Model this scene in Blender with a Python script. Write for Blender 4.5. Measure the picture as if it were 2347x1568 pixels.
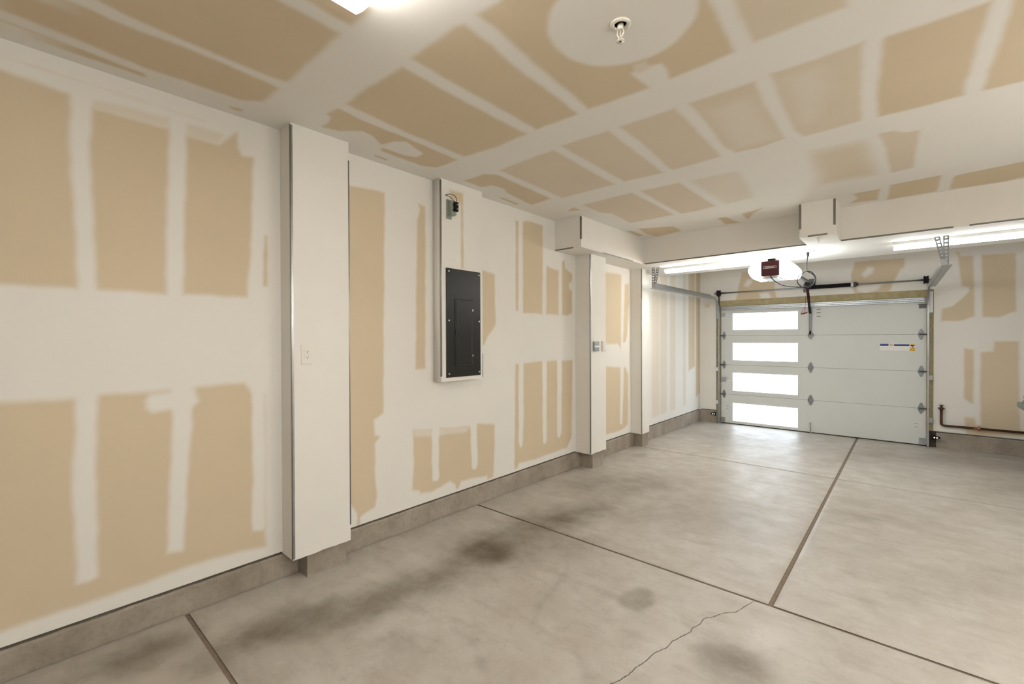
import bpy, bmesh, math, random
import numpy as np
from mathutils import Matrix, Vector

# ------------------------------------------------------------------ scene reset
for o in list(bpy.data.objects): bpy.data.objects.remove(o)
SC = bpy.context.scene
COL = SC.collection
random.seed(4)

# ------------------------------------------------------------------ camera
# X: along the garage-door wall, Y: along the left wall towards the door, Z up
FPX, YAW, PITCH, ROLL, ZC = 1029.16, .72121, .0069125, -.0033093, 1.487
_cy, _sy = math.cos(YAW), math.sin(YAW)
_F, _R, _U = np.array([-_sy, _cy, 0]), np.array([_cy, _sy, 0]), np.array([0, 0, 1.])
CF = _F*math.cos(PITCH) - _U*math.sin(PITCH)
_U2 = _U*math.cos(PITCH) + _F*math.sin(PITCH)
CR = _R*math.cos(ROLL) + _U2*math.sin(ROLL)
CU = _U2*math.cos(ROLL) - _R*math.sin(ROLL)
cam_d = bpy.data.cameras.new('camera')
cam = bpy.data.objects.new('camera', cam_d); COL.objects.link(cam)
cam_d.sensor_width = 36; cam_d.lens = FPX/2347*36; cam_d.clip_start = .02
m = Matrix.Identity(4)
for i in range(3):
    m[i][0], m[i][1], m[i][2] = CR[i], CU[i], -CF[i]
m[2][3] = ZC
cam.matrix_world = m
SC.camera = cam

# ------------------------------------------------------------------ world, exposure
W = bpy.data.worlds.new('world'); SC.world = W; W.use_nodes = True
W.node_tree.nodes['Background'].inputs[0].default_value = (.75, .85, 1, 1)
W.node_tree.nodes['Background'].inputs[1].default_value = .8
SC.view_settings.view_transform = 'Standard'
SC.view_settings.look = 'None'
SC.view_settings.gamma = 1
SC.view_settings.use_curve_mapping = False
SC.view_settings.exposure = 0.03
E_WRAP, E_STRIP, E_PANE, E_LENS, E_FILL = 23.0, 28.0, 4.2, 27.0, 98.0
LAMP = (1.0, .965, .90); COOL = (.95, .98, 1.0)

# ------------------------------------------------------------------ pixel -> place
def ray(x, y): return CR*(x-1173.5) - CU*(y-784) + CF*FPX
def onX(p, X): d = ray(*p); q = d*(X/d[0]); q[2] += ZC; return q
def onY(p, Y): d = ray(*p); q = d*(Y/d[1]); q[2] += ZC; return q
def onZ(p, Z): d = ray(*p); q = d*((Z-ZC)/d[2]); q[2] += ZC; return q
FS = .0095                                   # the floor falls towards the door
def floor_z(y): return -FS*y
def onF(p):
    d = ray(*p); q = d*(-ZC/(d[2]+FS*d[1])); q[2] += ZC; return q

# ------------------------------------------------------------------ places (metres)
XW = -2.958            # left wall
YD = 8.80              # door wall (drywall face)
YDOOR = 8.82           # inside face of the door
XR, YB = 3.2, -3.0     # right and back wall
ZCEIL = 1.315+ZC; ZBEAM = .98+ZC; ZCURB = -1.343+ZC
YB0, YB1 = 5.62, 6.91  # beam

# ------------------------------------------------------------------ colour helpers
def lin(c):
    c = c/255
    return c/12.92 if c <= .04045 else ((c+.055)/1.055)**2.4
def rgb(r, g, b): return (lin(r), lin(g), lin(b), 1)

# ------------------------------------------------------------------ materials
def new_mat(name):
    mt = bpy.data.materials.new(name); mt.use_nodes = True
    return mt, mt.node_tree, mt.node_tree.nodes['Principled BSDF']
def N(nt, t, **kw):
    n = nt.nodes.new(t)
    for k, v in kw.items():
        if hasattr(n, k): setattr(n, k, v)
        else: n.inputs[k.replace('_', ' ')].default_value = v
    return n
def noise(nt, scale, detail=4, rough=.55, vec=None, stretch=None):
    n = N(nt, 'ShaderNodeTexNoise'); n.inputs['Scale'].default_value = scale
    n.inputs['Detail'].default_value = detail; n.inputs['Roughness'].default_value = rough
    g = nt.nodes.new('ShaderNodeNewGeometry')
    if stretch:
        mp = nt.nodes.new('ShaderNodeMapping'); mp.inputs['Scale'].default_value = stretch
        nt.links.new(g.outputs['Position'], mp.inputs['Vector']); nt.links.new(mp.outputs[0], n.inputs['Vector'])
    else: nt.links.new(g.outputs['Position'], n.inputs['Vector'])
    return n.outputs['Fac']
def mixc(nt, fac, a, b, mode='MIX'):
    mx = nt.nodes.new('ShaderNodeMix'); mx.data_type = 'RGBA'; mx.blend_type = mode
    for s, v in ((0, fac), (6, a), (7, b)):
        if hasattr(v, 'links') or hasattr(v, 'is_linked'): nt.links.new(v, mx.inputs[s])
        else: mx.inputs[s].default_value = v
    return mx.outputs[2]
def remap(nt, v, a, b, c, d):
    r = nt.nodes.new('ShaderNodeMapRange')
    nt.links.new(v, r.inputs[0])
    for i, q in enumerate((a, b, c, d)): r.inputs[i+1].default_value = q
    return r.outputs[0]
def bump(nt, bs, h, strength=.2, dist=.002):
    b = nt.nodes.new('ShaderNodeBump'); b.inputs['Strength'].default_value = strength
    b.inputs['Distance'].default_value = dist
    nt.links.new(h, b.inputs['Height']); nt.links.new(b.outputs[0], bs.inputs['Normal'])
def simple(name, col, rough=.6, metal=0, var=.06, scale=30, bmp=0, spec=None, coat=0):
    mt, nt, bs = new_mat(name)
    n = noise(nt, scale)
    c2 = tuple(max(0, x*(1-2*var)) for x in col[:3])+(1,)
    c1 = tuple(min(1, x*(1+2*var)) for x in col[:3])+(1,)
    nt.links.new(mixc(nt, n, c2, c1), bs.inputs['Base Color'])
    bs.inputs['Roughness'].default_value = rough; bs.inputs['Metallic'].default_value = metal
    if spec is not None: bs.inputs['Specular IOR Level'].default_value = spec
    if coat: bs.inputs['Coat Weight'].default_value = coat
    if bmp: bump(nt, bs, noise(nt, scale*6, 3), bmp, .001)
    return mt
def emit(name, col, strength, base=(.8, .8, .8, 1)):
    mt, nt, bs = new_mat(name)
    bs.inputs['Base Color'].default_value = base
    bs.inputs['Emission Color'].default_value = tuple(col[:3])+(1,)
    bs.inputs['Emission Strength'].default_value = strength
    bs.inputs['Roughness'].default_value = .5
    return mt

PAPER = (.665, .555, .40, 1)
def drywall_mat():
    mt, nt, bs = new_mat('drywall_with_joint_compound')
    at = nt.nodes.new('ShaderNodeAttribute'); at.attribute_name = 'mud'
    n1 = noise(nt, 2.2, 5); n2 = noise(nt, 55, 3)
    pap = mixc(nt, n1, tuple(x*.95 for x in PAPER[:3])+(1,), tuple(x*1.05 for x in PAPER[:3])+(1,))
    mud = mixc(nt, n1, (.80, .775, .725, 1), (.845, .82, .775, 1))
    c = mixc(nt, at.outputs['Fac'], pap, mud)
    c = mixc(nt, remap(nt, n2, 0, 1, 0, .06), c, (.5, .43, .34, 1))
    nt.links.new(c, bs.inputs['Base Color'])
    bs.inputs['Roughness'].default_value = .82; bs.inputs['Specular IOR Level'].default_value = .25
    bump(nt, bs, noise(nt, 160, 2), .06, .001)
    return mt
M_DRY = drywall_mat()
M_MUD = simple('smooth_finished_drywall', (.82, .795, .745, 1), .82, 0, .02, 3, .05, .25)
def concrete_mat():
    mt, nt, bs = new_mat('floor_concrete')
    st = nt.nodes.new('ShaderNodeAttribute'); st.attribute_name = 'stain'
    ck = nt.nodes.new('ShaderNodeAttribute'); ck.attribute_name = 'crack'
    big = noise(nt, 1.1, 7, .62); mid = noise(nt, 5, 8, .68); fine = noise(nt, 60, 4, .6)
    strk = noise(nt, 3.0, 6, .6, stretch=(1.0, 3.2, 1))
    base = mixc(nt, remap(nt, big, .3, .7, 0, 1), (.43, .39, .34, 1), (.57, .54, .495, 1))
    base = mixc(nt, remap(nt, mid, .35, .75, 0, .55), base, (.30, .25, .195, 1))
    base = mixc(nt, remap(nt, strk, .52, .72, 0, .4), base, (.27, .225, .18, 1))
    base = mixc(nt, remap(nt, fine, .3, .8, 0, .18), base, (.56, .52, .46, 1))
    # faint map-like veins and dark specks
    vn = noise(nt, 1.7, 6, .6); vb = nt.nodes.new('ShaderNodeMath'); vb.operation = 'SUBTRACT'
    nt.links.new(vn, vb.inputs[0]); vb.inputs[1].default_value = .5
    va = nt.nodes.new('ShaderNodeMath'); va.operation = 'ABSOLUTE'; nt.links.new(vb.outputs[0], va.inputs[0])
    base = mixc(nt, remap(nt, va.outputs[0], 0, .02, .10, 0), base, (.22, .18, .14, 1))
    base = mixc(nt, remap(nt, noise(nt, 26, 5, .7), .60, .78, 0, .45), base, (.24, .20, .155, 1))
    base = mixc(nt, remap(nt, noise(nt, 140, 2, .5), .70, .80, 0, .5), base, (.16, .13, .10, 1))
    # stain edges break up with the mottling
    sm = nt.nodes.new('ShaderNodeMath'); sm.operation = 'MULTIPLY'
    nt.links.new(st.outputs['Fac'], sm.inputs[0]); nt.links.new(remap(nt, mid, .2, .7, .65, 1.2), sm.inputs[1])
    base = mixc(nt, sm.outputs[0], base, (.105, .078, .048, 1))
    # hairline cracks
    wob = nt.nodes.new('ShaderNodeMath'); wob.operation = 'MULTIPLY_ADD'
    nt.links.new(noise(nt, 45, 3), wob.inputs[0]); wob.inputs[1].default_value = .012; wob.inputs[2].default_value = -.006
    ad = nt.nodes.new('ShaderNodeMath'); ad.operation = 'ADD'
    nt.links.new(ck.outputs['Fac'], ad.inputs[0]); nt.links.new(wob.outputs[0], ad.inputs[1])
    ab = nt.nodes.new('ShaderNodeMath'); ab.operation = 'ABSOLUTE'; nt.links.new(ad.outputs[0], ab.inputs[0])
    cf = remap(nt, ab.outputs[0], .0014, .0032, 1, 0)
    base = mixc(nt, cf, base, (.05, .04, .03, 1))
    nt.links.new(base, bs.inputs['Base Color'])
    nt.links.new(remap(nt, mid, .2, .8, .30, .55), bs.inputs['Roughness'])
    bs.inputs['Specular IOR Level'].default_value = .5
    bump(nt, bs, mid, .08, .004)
    return mt
M_FLOOR = concrete_mat()
def curb_mat():
    mt, nt, bs = new_mat('rough_curb_concrete')
    a = noise(nt, 4, 7, .65); b = noise(nt, 40, 5, .6)
    c = mixc(nt, remap(nt, a, .3, .7, 0, 1), (.26, .22, .175, 1), (.42, .37, .31, 1))
    c = mixc(nt, remap(nt, b, .5, .8, 0, .4), c, (.15, .12, .09, 1))
    nt.links.new(c, bs.inputs['Base Color']); bs.inputs['Roughness'].default_value = .9
    bump(nt, bs, b, .4, .004)
    return mt
M_CURB = curb_mat()
M_JOINT = simple('dirty_joint', (.22, .17, .125, 1), .95, 0, .2, 40)
M_GALV = simple('galvanized_steel', (.42, .44, .455, 1), .38, 1, .12, 25)
M_BEAD = simple('corner_bead_metal', (.36, .37, .37, 1), .3, 1, .12, 12)
M_BEADD = simple('dark_reflection_bead_metal', (.21, .20, .175, 1), .45, .7, .2, 12)  # darker copy of the bead metal, a dark reflection put into its colour
M_HINGE = simple('hinge_zinc', (.27, .285, .295, 1), .5, .7, .12, 40)
M_DARKST = simple('dark_steel', (.10, .10, .10, 1), .45, .8, .1, 30)
M_BLACK = simple('black_plastic', (.008, .008, .008, 1), .6, 0, .1, 30, 0, .25)
M_DOOR = simple('door_steel_skin', (.66, .675, .655, 1), .55, 0, .015, 4, .08)
M_SEAM = simple('seam_shade_grey', (.20, .20, .19, 1), .8)
M_FRAME = simple('window_frame_plastic', (.70, .71, .69, 1), .5, 0, .01, 4)
M_PANE = emit('frosted_daylit_glass', (.76, .88, 1), E_PANE)
M_SEAL = simple('rubber_seal', (.03, .03, .03, 1), .8)
M_WOOD = simple('treated_lumber', (.43, .36, .205, 1), .85, 0, .18, 14, .3)
M_PANEL = simple('charcoal_enamel', (.015, .016, .014, 1), .29, 0, .1, 90, .10)
M_PANELD = simple('charcoal_latch', (.006, .006, .006, 1), .5)
M_SCREW = simple('zinc_screw', (.75, .75, .72, 1), .3, 1)
M_WHITE = simple('white_plastic', (.80, .77, .71, 1), .4, 0, .01, 10)
M_SHEET = simple('white_enamel', (.80, .80, .78, 1), .4, 0, .01, 10)
M_SLOT = simple('dark_slot', (.02, .018, .015, 1), .8)
M_BURG = simple('burgundy_plastic', (.05, .004, .007, 1), .4, 0, .08, 30)
M_COPPER = simple('tarnished_copper', (.085, .038, .018, 1), .55, .5, .2, 30)
M_COPPER2 = simple('clean_copper', (.42, .17, .10, 1), .4, .8, .1, 30)
M_GREEN = simple('dark_green_plastic', (.012, .026, .022, 1), .5)
M_GREEN2 = simple('grey_green_plastic', (.20, .245, .215, 1), .5)
M_RED = simple('red_cord', (.30, .02, .03, 1), .6)
M_BLUE = simple('blue_print', (.012, .045, .19, 1), .5, 0, .02)
M_YEL = simple('yellow_print', (.72, .40, .02, 1), .5, 0, .02)
M_LBL = simple('clear_label', (.80, .80, .80, 1), .45, 0, .01)
M_PEACH = simple('orange_print', (.62, .38, .18, 1), .5, 0, .05)
M_RUST = simple('red_brown_print', (.25, .05, .035, 1), .6)
M_NICKEL = simple('satin_white_metal', (.80, .76, .67, 1), .3, .25, .02)
M_GREYBTN = simple('grey_button', (.32, .36, .37, 1), .5)
M_GREYBTN2 = simple('mauve_button', (.29, .29, .33, 1), .5)
M_WIRE = simple('brown_wire', (.07, .045, .02, 1), .6)
M_BOXZ = simple('zinc_box', (.33, .36, .31, 1), .45, .6, .15, 40)

# ------------------------------------------------------------------ object helpers
def put(o, parent=None):
    COL.objects.link(o)
    if parent is not None: o.parent = parent
    return o
def tag(o, label=None, cat=None, group=None, kind=None):
    if label: o['label'] = label
    if cat: o['category'] = cat
    if group: o['group'] = group
    if kind: o['kind'] = kind
    return o
def thing(name, loc, label, cat, group=None):
    o = bpy.data.objects.new(name, None); o.empty_display_size = .05
    o.location = loc; put(o); return tag(o, label, cat, group)
def world_loc(o):
    v = Vector(o.location)
    while o.parent is not None: o = o.parent; v += Vector(o.location)
    return v
class MB:
    def __init__(s): s.v = []; s.f = []; s.s = []
    def add(s, vs, fs, smooth=False):
        b = len(s.v); s.v += [tuple(map(float, p)) for p in vs]
        for f in fs: s.f.append([b+i for i in f]); s.s.append(smooth)
        return s
    def box(s, x0, x1, y0, y1, z0, z1):
        x0, x1 = min(x0, x1), max(x0, x1); y0, y1 = min(y0, y1), max(y0, y1); z0, z1 = min(z0, z1), max(z0, z1)
        return s.add([(x0,y0,z0),(x1,y0,z0),(x1,y1,z0),(x0,y1,z0),(x0,y0,z1),(x1,y0,z1),(x1,y1,z1),(x0,y1,z1)],
                     [(0,3,2,1),(4,5,6,7),(0,1,5,4),(1,2,6,5),(2,3,7,6),(3,0,4,7)])
    def prism(s, poly, axis, a, b, smooth=False):
        # poly in the two remaining axes (x,y order kept), extruded along axis from a to b
        def P(p, t):
            q = list(p); q.insert(axis, t); return tuple(q)
        n = len(poly)
        area = sum(poly[i][0]*poly[(i+1) % n][1]-poly[(i+1) % n][0]*poly[i][1] for i in range(n))
        if area < 0: poly = poly[::-1]
        flip = axis == 1
        vs = [P(p, a) for p in poly]+[P(p, b) for p in poly]
        lo = list(range(n)); hi = list(range(n, 2*n))
        fs = [lo[::-1], hi]
        if flip: fs = [lo, hi[::-1]]
        s.add(vs, fs)
        k = len(s.v)-2*n
        for i in range(n):
            j = (i+1) % n
            f = [k+i, k+j, k+n+j, k+n+i]
            s.f.append(f[::-1] if flip else f); s.s.append(smooth)
        return s
    def tube(s, path, r, n=8, cap=True, closed=False):
        P = [Vector(p) for p in path]; L = len(P)
        rs = r if isinstance(r, (list, tuple)) else [r]*L
        T = []
        for i in range(L):
            a = P[i-1] if (i > 0 or closed) else P[0]; b = P[(i+1) % L] if (i < L-1 or closed) else P[-1]
            T.append((b-a).normalized())
        u = T[0].orthogonal().normalized(); vs = []
        for i in range(L):
            u = (u-T[i]*u.dot(T[i])); u = u.normalized() if u.length > 1e-6 else T[i].orthogonal().normalized()
            w = T[i].cross(u)
            for k in range(n):
                a = 2*math.pi*k/n
                vs.append(P[i]+(u*math.cos(a)+w*math.sin(a))*rs[i])
        fs = []
        for i in range(L if closed else L-1):
            i2 = (i+1) % L
            for k in range(n):
                fs.append((i*n+k, i*n+(k+1) % n, i2*n+(k+1) % n, i2*n+k))
        s.add(vs, fs, True)
        if cap and not closed:
            b = len(s.v)-L*n
            s.f.append([b+k for k in range(n)][::-1]); s.s.append(False)
            s.f.append([b+(L-1)*n+k for k in range(n)]); s.s.append(False)
        return s
    def lathe(s, prof, c, axis=2, n=24):
        # prof: (radius, height along axis)
        vs = []
        for r, h in prof:
            for k in range(n):
                a = 2*math.pi*k/n; q = [r*math.cos(a), r*math.sin(a)]; q.insert(axis, h)
                vs.append((c[0]+q[0], c[1]+q[1], c[2]+q[2]))
        fs = []
        for i in range(len(prof)-1):
            for k in range(n):
                f = (i*n+k, i*n+(k+1) % n, (i+1)*n+(k+1) % n, (i+1)*n+k)
                fs.append(f)
        s.add(vs, fs, True)
        b = len(s.v)-len(prof)*n
        s.f.append([b+k for k in range(n)][::-1]); s.s.append(False)
        s.f.append([b+(len(prof)-1)*n+k for k in range(n)]); s.s.append(False)
        return s
    def bar(s, a, b, w, t, up=(0, 0, 1)):
        a, b = Vector(a), Vector(b); d = (b-a).normalized(); u = Vector(up)
        u = (u-d*u.dot(d)).normalized(); v = d.cross(u)
        q = [a+u*i*w/2+v*j*t/2 for i, j in ((-1,-1),(1,-1),(1,1),(-1,1))]+[b+u*i*w/2+v*j*t/2 for i, j in ((-1,-1),(1,-1),(1,1),(-1,1))]
        return s.add(q, [(0,1,2,3),(7,6,5,4),(0,4,5,1),(1,5,6,2),(2,6,7,3),(3,7,4,0)])
    def perf(s, a, b, w, t, up, pitch=.032):
        # perforated strap: two rails and rungs between punched holes
        a, b = Vector(a), Vector(b); d = (b-a); L = d.length; d /= L; u = Vector(up); u = (u-d*u.dot(d)).normalized()
        for k in (-1, 1): s.bar(a+u*k*w*.36, b+u*k*w*.36, w*.28, t, up)
        n = max(2, int(L/pitch))
        for i in range(n+1):
            c = a+d*(L*i/n)
            s.bar(c-d*pitch*.27, c+d*pitch*.27, w*.6, t*.9, up)
        return s
    def sweep(s, prof, path, nrm):
        # closed profile (n, b) swept along a planar path; nrm = plane normal (profile's first axis)
        nrm = Vector(nrm).normalized(); P = [Vector(p) for p in path]; L = len(P); k = len(prof); vs = []
        for i in range(L):
            t = (P[min(i+1, L-1)]-P[max(i-1, 0)]).normalized(); b = t.cross(nrm)
            vs += [P[i]+nrm*p[0]+b*p[1] for p in prof]
        fs = [(i*k+j, i*k+(j+1) % k, (i+1)*k+(j+1) % k, (i+1)*k+j) for i in range(L-1) for j in range(k)]
        s.add(vs, fs); b = len(s.v)-L*k
        s.f.append([b+j for j in range(k)][::-1]); s.s.append(False)
        s.f.append([b+(L-1)*k+j for j in range(k)]); s.s.append(False)
        return s
    def build(s, name, mat, parent=None, bevel=0, origin=None):
        if parent is not None: o0 = world_loc(parent)
        else:
            a = np.array(s.v)
            o0 = Vector(origin) if origin is not None else Vector(((a[:, 0].min()+a[:, 0].max())/2, (a[:, 1].min()+a[:, 1].max())/2, a[:, 2].min()))
        me = bpy.data.meshes.new(name)
        me.from_pydata([tuple(Vector(p)-o0) for p in s.v], [], s.f)
        for p, q in zip(me.polygons, s.s): p.use_smooth = q
        bm = bmesh.new(); bm.from_mesh(me)
        bmesh.ops.recalc_face_normals(bm, faces=bm.faces)
        if bevel:
            bmesh.ops.bevel(bm, geom=list(bm.edges), offset=bevel, segments=2, affect='EDGES', profile=.5, clamp_overlap=True)
        bm.to_mesh(me); bm.free()
        me.materials.append(mat)
        o = bpy.data.objects.new(name, me); put(o, parent)
        if parent is None: o.location = o0
        return o
def B(x0, x1, y0, y1, z0, z1): return MB().box(x0, x1, y0, y1, z0, z1)
def crom(pts, n=8):
    P = [Vector(p) for p in pts]; out = []
    for i in range(len(P)-1):
        a, b, c, d = P[max(i-1, 0)], P[i], P[i+1], P[min(i+2, len(P)-1)]
        for k in range(n):
            t = k/n
            out.append(.5*((2*b)+(c-a)*t+(2*a-5*b+4*c-d)*t*t+(3*b-a-3*c+d)*t**3))
    out.append(P[-1]); return out

# ------------------------------------------------------------------ surfaces with traced compound / stains
def span(*seg):
    # (start, stop, step) runs joined into one list of coordinates
    out = []
    for a, b, st in seg:
        n = max(1, int(round((b-a)/st)))
        out += [a+(b-a)*i/n for i in range(n)]
    out.append(seg[-1][1]); return np.array(out)
def wob(u, v):
    return (np.sin(u*23+v*11)+np.sin(u*-17+v*31+1.3)+np.sin(u*51+2.1)*.6+np.sin(v*57+.4)*.6)/3.2
def sdist(U, V, poly):
    P = np.array(poly); n = len(P); inside = np.zeros(U.shape, bool); d = np.full(U.shape, 1e9)
    for i in range(n):
        (x0, y0), (x1, y1) = P[i], P[(i+1) % n]
        dx, dy = x1-x0, y1-y0; L = dx*dx+dy*dy+1e-12
        t = np.clip(((U-x0)*dx+(V-y0)*dy)/L, 0, 1)
        d = np.minimum(d, np.hypot(U-x0-t*dx, V-y0-t*dy))
        c = (y0 > V) != (y1 > V)
        with np.errstate(divide='ignore', invalid='ignore'):
            inside ^= c & (U < dx*(V-y0)/(dy if dy else 1e-12)+x0)
    return np.where(inside, d, -d)
def paint(us, vs, base, polys, wamp=.005):
    """polys: (value, feather, amount, [(u,v)...]) laid over one another"""
    F = np.full((len(us), len(vs)), float(base))
    for val, fe, amt, poly in polys:
        P = np.array(poly); mg = fe+wamp+.02
        i0, i1 = np.searchsorted(us, [P[:, 0].min()-mg, P[:, 0].max()+mg]); j0, j1 = np.searchsorted(vs, [P[:, 1].min()-mg, P[:, 1].max()+mg])
        if i0 >= i1 or j0 >= j1: continue
        U, V = np.meshgrid(us[i0:i1], vs[j0:j1], indexing='ij')
        s = sdist(U, V, poly)+wamp*wob(U, V)
        t = np.clip(.5+s/(2*fe), 0, 1); t = t*t*(3-2*t)*amt
        F[i0:i1, j0:j1] = F[i0:i1, j0:j1]*(1-t)+val*t
    return F
def grid(pt, us, vs, flip=False):
    U, V = np.meshgrid(us, vs, indexing='ij'); co = pt(U.ravel(), V.ravel())
    nu, nv = len(us), len(vs)
    I, J = np.meshgrid(np.arange(nu-1), np.arange(nv-1), indexing='ij')
    a = (I*nv+J).ravel(); q = np.stack([a, a+nv, a+nv+1, a+1], 1)
    if flip: q = q[:, ::-1]
    return np.array(co), q
def mesh_np(name, parts, mat, attrs, parent=None, origin=(0, 0, 0), kind=None):
    """parts: list of (coords Nx3, quads Mx4); attrs: {name: [arrays]}"""
    off = 0; co = []; fa = []
    for c, q in parts: co.append(c); fa.append(q+off); off += len(c)
    co = np.concatenate(co)-np.array(origin); fa = np.concatenate(fa)
    me = bpy.data.meshes.new(name)
    me.vertices.add(len(co)); me.vertices.foreach_set('co', co.astype('f4').ravel())
    me.loops.add(fa.size); me.loops.foreach_set('vertex_index', fa.astype('i4').ravel())
    me.polygons.add(len(fa)); me.polygons.foreach_set('loop_start', np.arange(0, fa.size, 4, dtype='i4'))
    me.update(calc_edges=True); me.validate()
    for k, arrs in attrs.items():
        at = me.attributes.new(k, 'FLOAT', 'POINT'); at.data.foreach_set('value', np.concatenate([a.ravel() for a in arrs]).astype('f4'))
    me.materials.append(mat)
    o = bpy.data.objects.new(name, me); put(o, parent)
    if parent is None: o.location = origin
    if kind: o['kind'] = kind
    return o
def boxparts(x0, x1, y0, y1, z0, z1):
    c = np.array([(x0,y0,z0),(x1,y0,z0),(x1,y1,z0),(x0,y1,z0),(x0,y0,z1),(x1,y0,z1),(x1,y1,z1),(x0,y1,z1)], float)
    return c, np.array([(0,3,2,1),(4,5,6,7),(0,1,5,4),(1,2,6,5),(2,3,7,6),(3,0,4,7)])

# ---- traced outlines, in photograph pixels; p: bare paper, m: compound, h: thin skim coat
def pl(kind, fe, pts): return (kind, fe, pts)
LEFT = [
 # section A, upper sheets
 ('p', .012, [(-400,30),(0,160),(160,216),(159,330),(168,450),(177,661),(0,652),(-400,640)]),
 ('p', .012, [(211,246),(389,295),(384,400),(382,520),(380,674),(223,664),(215,540),(209,430),(206,330)]),
 ('h', .010, [(212,228),(389,270),(389,296),(212,247)]),
 ('p', .012, [(427,310),(462,320),(501,331),(543,303),(547,338),(554,358),(580,362),(578,480),(573,600),(566,681),(420,675),(421,560),(425,420)]),
 ('h', .010, [(430,284),(513,308),(501,331),(427,311)]),
 ('c', .006, [(-200,66),(0,125),(180,183),(330,231),(470,276),(468,279),(330,235),(180,187),(0,129),(-200,70)]),
 ('p', .008, [(606,540),(613,540),(612,655),(603,655)]),
 # section A, lower sheets
 ('p', .014, [(-400,975),(0,925),(172,913),(224,907),(397,894),(560,877),(578,900),(607,905),(609,1252),(478,1282),(388,1315),(239,1369),(0,1448),(-400,1600)]),
 ('m', .012, [(172,900),(223,895),(222,1000),(220,1100),(223,1200),(225,1322),(205,1333),(178,1337),(170,1200),(166,1100),(173,1000)]),
 ('m', .012, [(394,885),(441,875),(440,960),(430,1100),(424,1200),(420,1262),(383,1268),(388,1150),(392,1060),(396,960)]),
 ('m', .014, [(332,918),(345,903),(395,898),(445,892),(457,920),(440,933),(395,936),(350,946),(337,936)]),
 ('m', .010, [(577,895),(607,895),(608,1000),(608,1205),(603,1216),(582,1216),(577,1190),(580,1100),(579,1000)]),
 # section B
 ('p', .008, [(790,423),(882,441),(881,570),(879,850),(880,947),(857,962),(858,998),(871,1001),(860,1016),(860,1106),(864,1139),(859,1162),(826,1185),(825,1204),(818,1204),(818,1177),(804,1157),(790,1150)]),
 ('p', .008, [(958,466),(975,473),(975,600),(975,845),(953,845),(955,600),(957,507),(962,481)]),
 ('p', .010, [(1085,612),(1107,619),(1134,630),(1135,690),(1136,745),(1119,771),(1109,790),(1085,800)]),
 ('p', .010, [(1182,506),(1188,508),(1188,712),(1182,712)]),
 ('p', .010, [(1198,508),(1206,505),(1244,517),(1244,620),(1243,720),(1199,717)]),
 ('p', .012, [(1253,608),(1262,614),(1280,621),(1280,722),(1252,720)]),
 ('p', .010, [(1288,600),(1294,595),(1295,613),(1311,629),(1311,716),(1301,723),(1288,722)]),
 ('m', .010, [(1303,650),(1312,645),(1312,665),(1305,665)]),
 ('p', .010, [(947,987),(1078,978),(1094,970),(1134,974),(1133,1040),(1131,1094),(1117,1099),(1117,1090),(1057,1102),(1051,1121),(1045,1121),(1044,1111),(1033,1103),(990,1127),(963,1131),(962,1125),(945,1124),(948,1060)]),
 ('h', .012, [(948,986),(1075,978),(1070,990),(1010,998),(950,1002)]),
 ('m', .007, [(990,975),(1006,975),(1006,1040),(1006,1095),(1003,1102),(992,1102),(990,1060)]),
 ('m', .007, [(1078,965),(1094,962),(1093,1010),(1095,1040),(1094,1070),(1088,1077),(1082,1074),(1080,1030)]),
 ('p', .010, [(1181,835),(1244,828),(1312,826),(1310,1003),(1299,1026),(1228,1052),(1189,1062),(1187,1072),(1179,1078),(1180,950)]),
 ('m', .007, [(1189,825),(1200,825),(1200,960),(1198,1022),(1192,1027),(1189,1015)]),
 ('m', .007, [(1243,820),(1253,820),(1253,1010),(1249,1018),(1244,1014)]),
 ('m', .007, [(1277,820),(1288,820),(1287,990),(1283,1004),(1277,1000)]),
 # section C
 ('p', .014, [(1385,624),(1424,629),(1423,800),(1417,790),(1415,788),(1385,790)]),
 ('p', .012, [(1432,652),(1441,650),(1442,700),(1437,772),(1434,785),(1428,785)]),
 ('p', .014, [(1385,840),(1420,842),(1434,842),(1440,860),(1439,972),(1430,982),(1418,988),(1385,998)]),
 ('m', .008, [(1422,838),(1430,838),(1429,900),(1426,972),(1421,972)]),
 # section D, narrow bands between the wide coats
 ('h', .02, [(1494,640),(1511,636),(1511,952),(1494,958)]),
 ('h', .02, [(1513,634),(1528,631),(1528,945),(1513,950)]),
 ('h', .02, [(1536,630),(1548,628),(1548,938),(1536,942)]),
 ('h', .02, [(1565,626),(1572,625),(1572,928),(1565,930)]),
 ('p', .02, [(1578,624),(1592,622),(1592,840),(1578,850)]),
 ('p', .02, [(1595,622),(1604,621),(1604,900),(1595,910)]),
]
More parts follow.
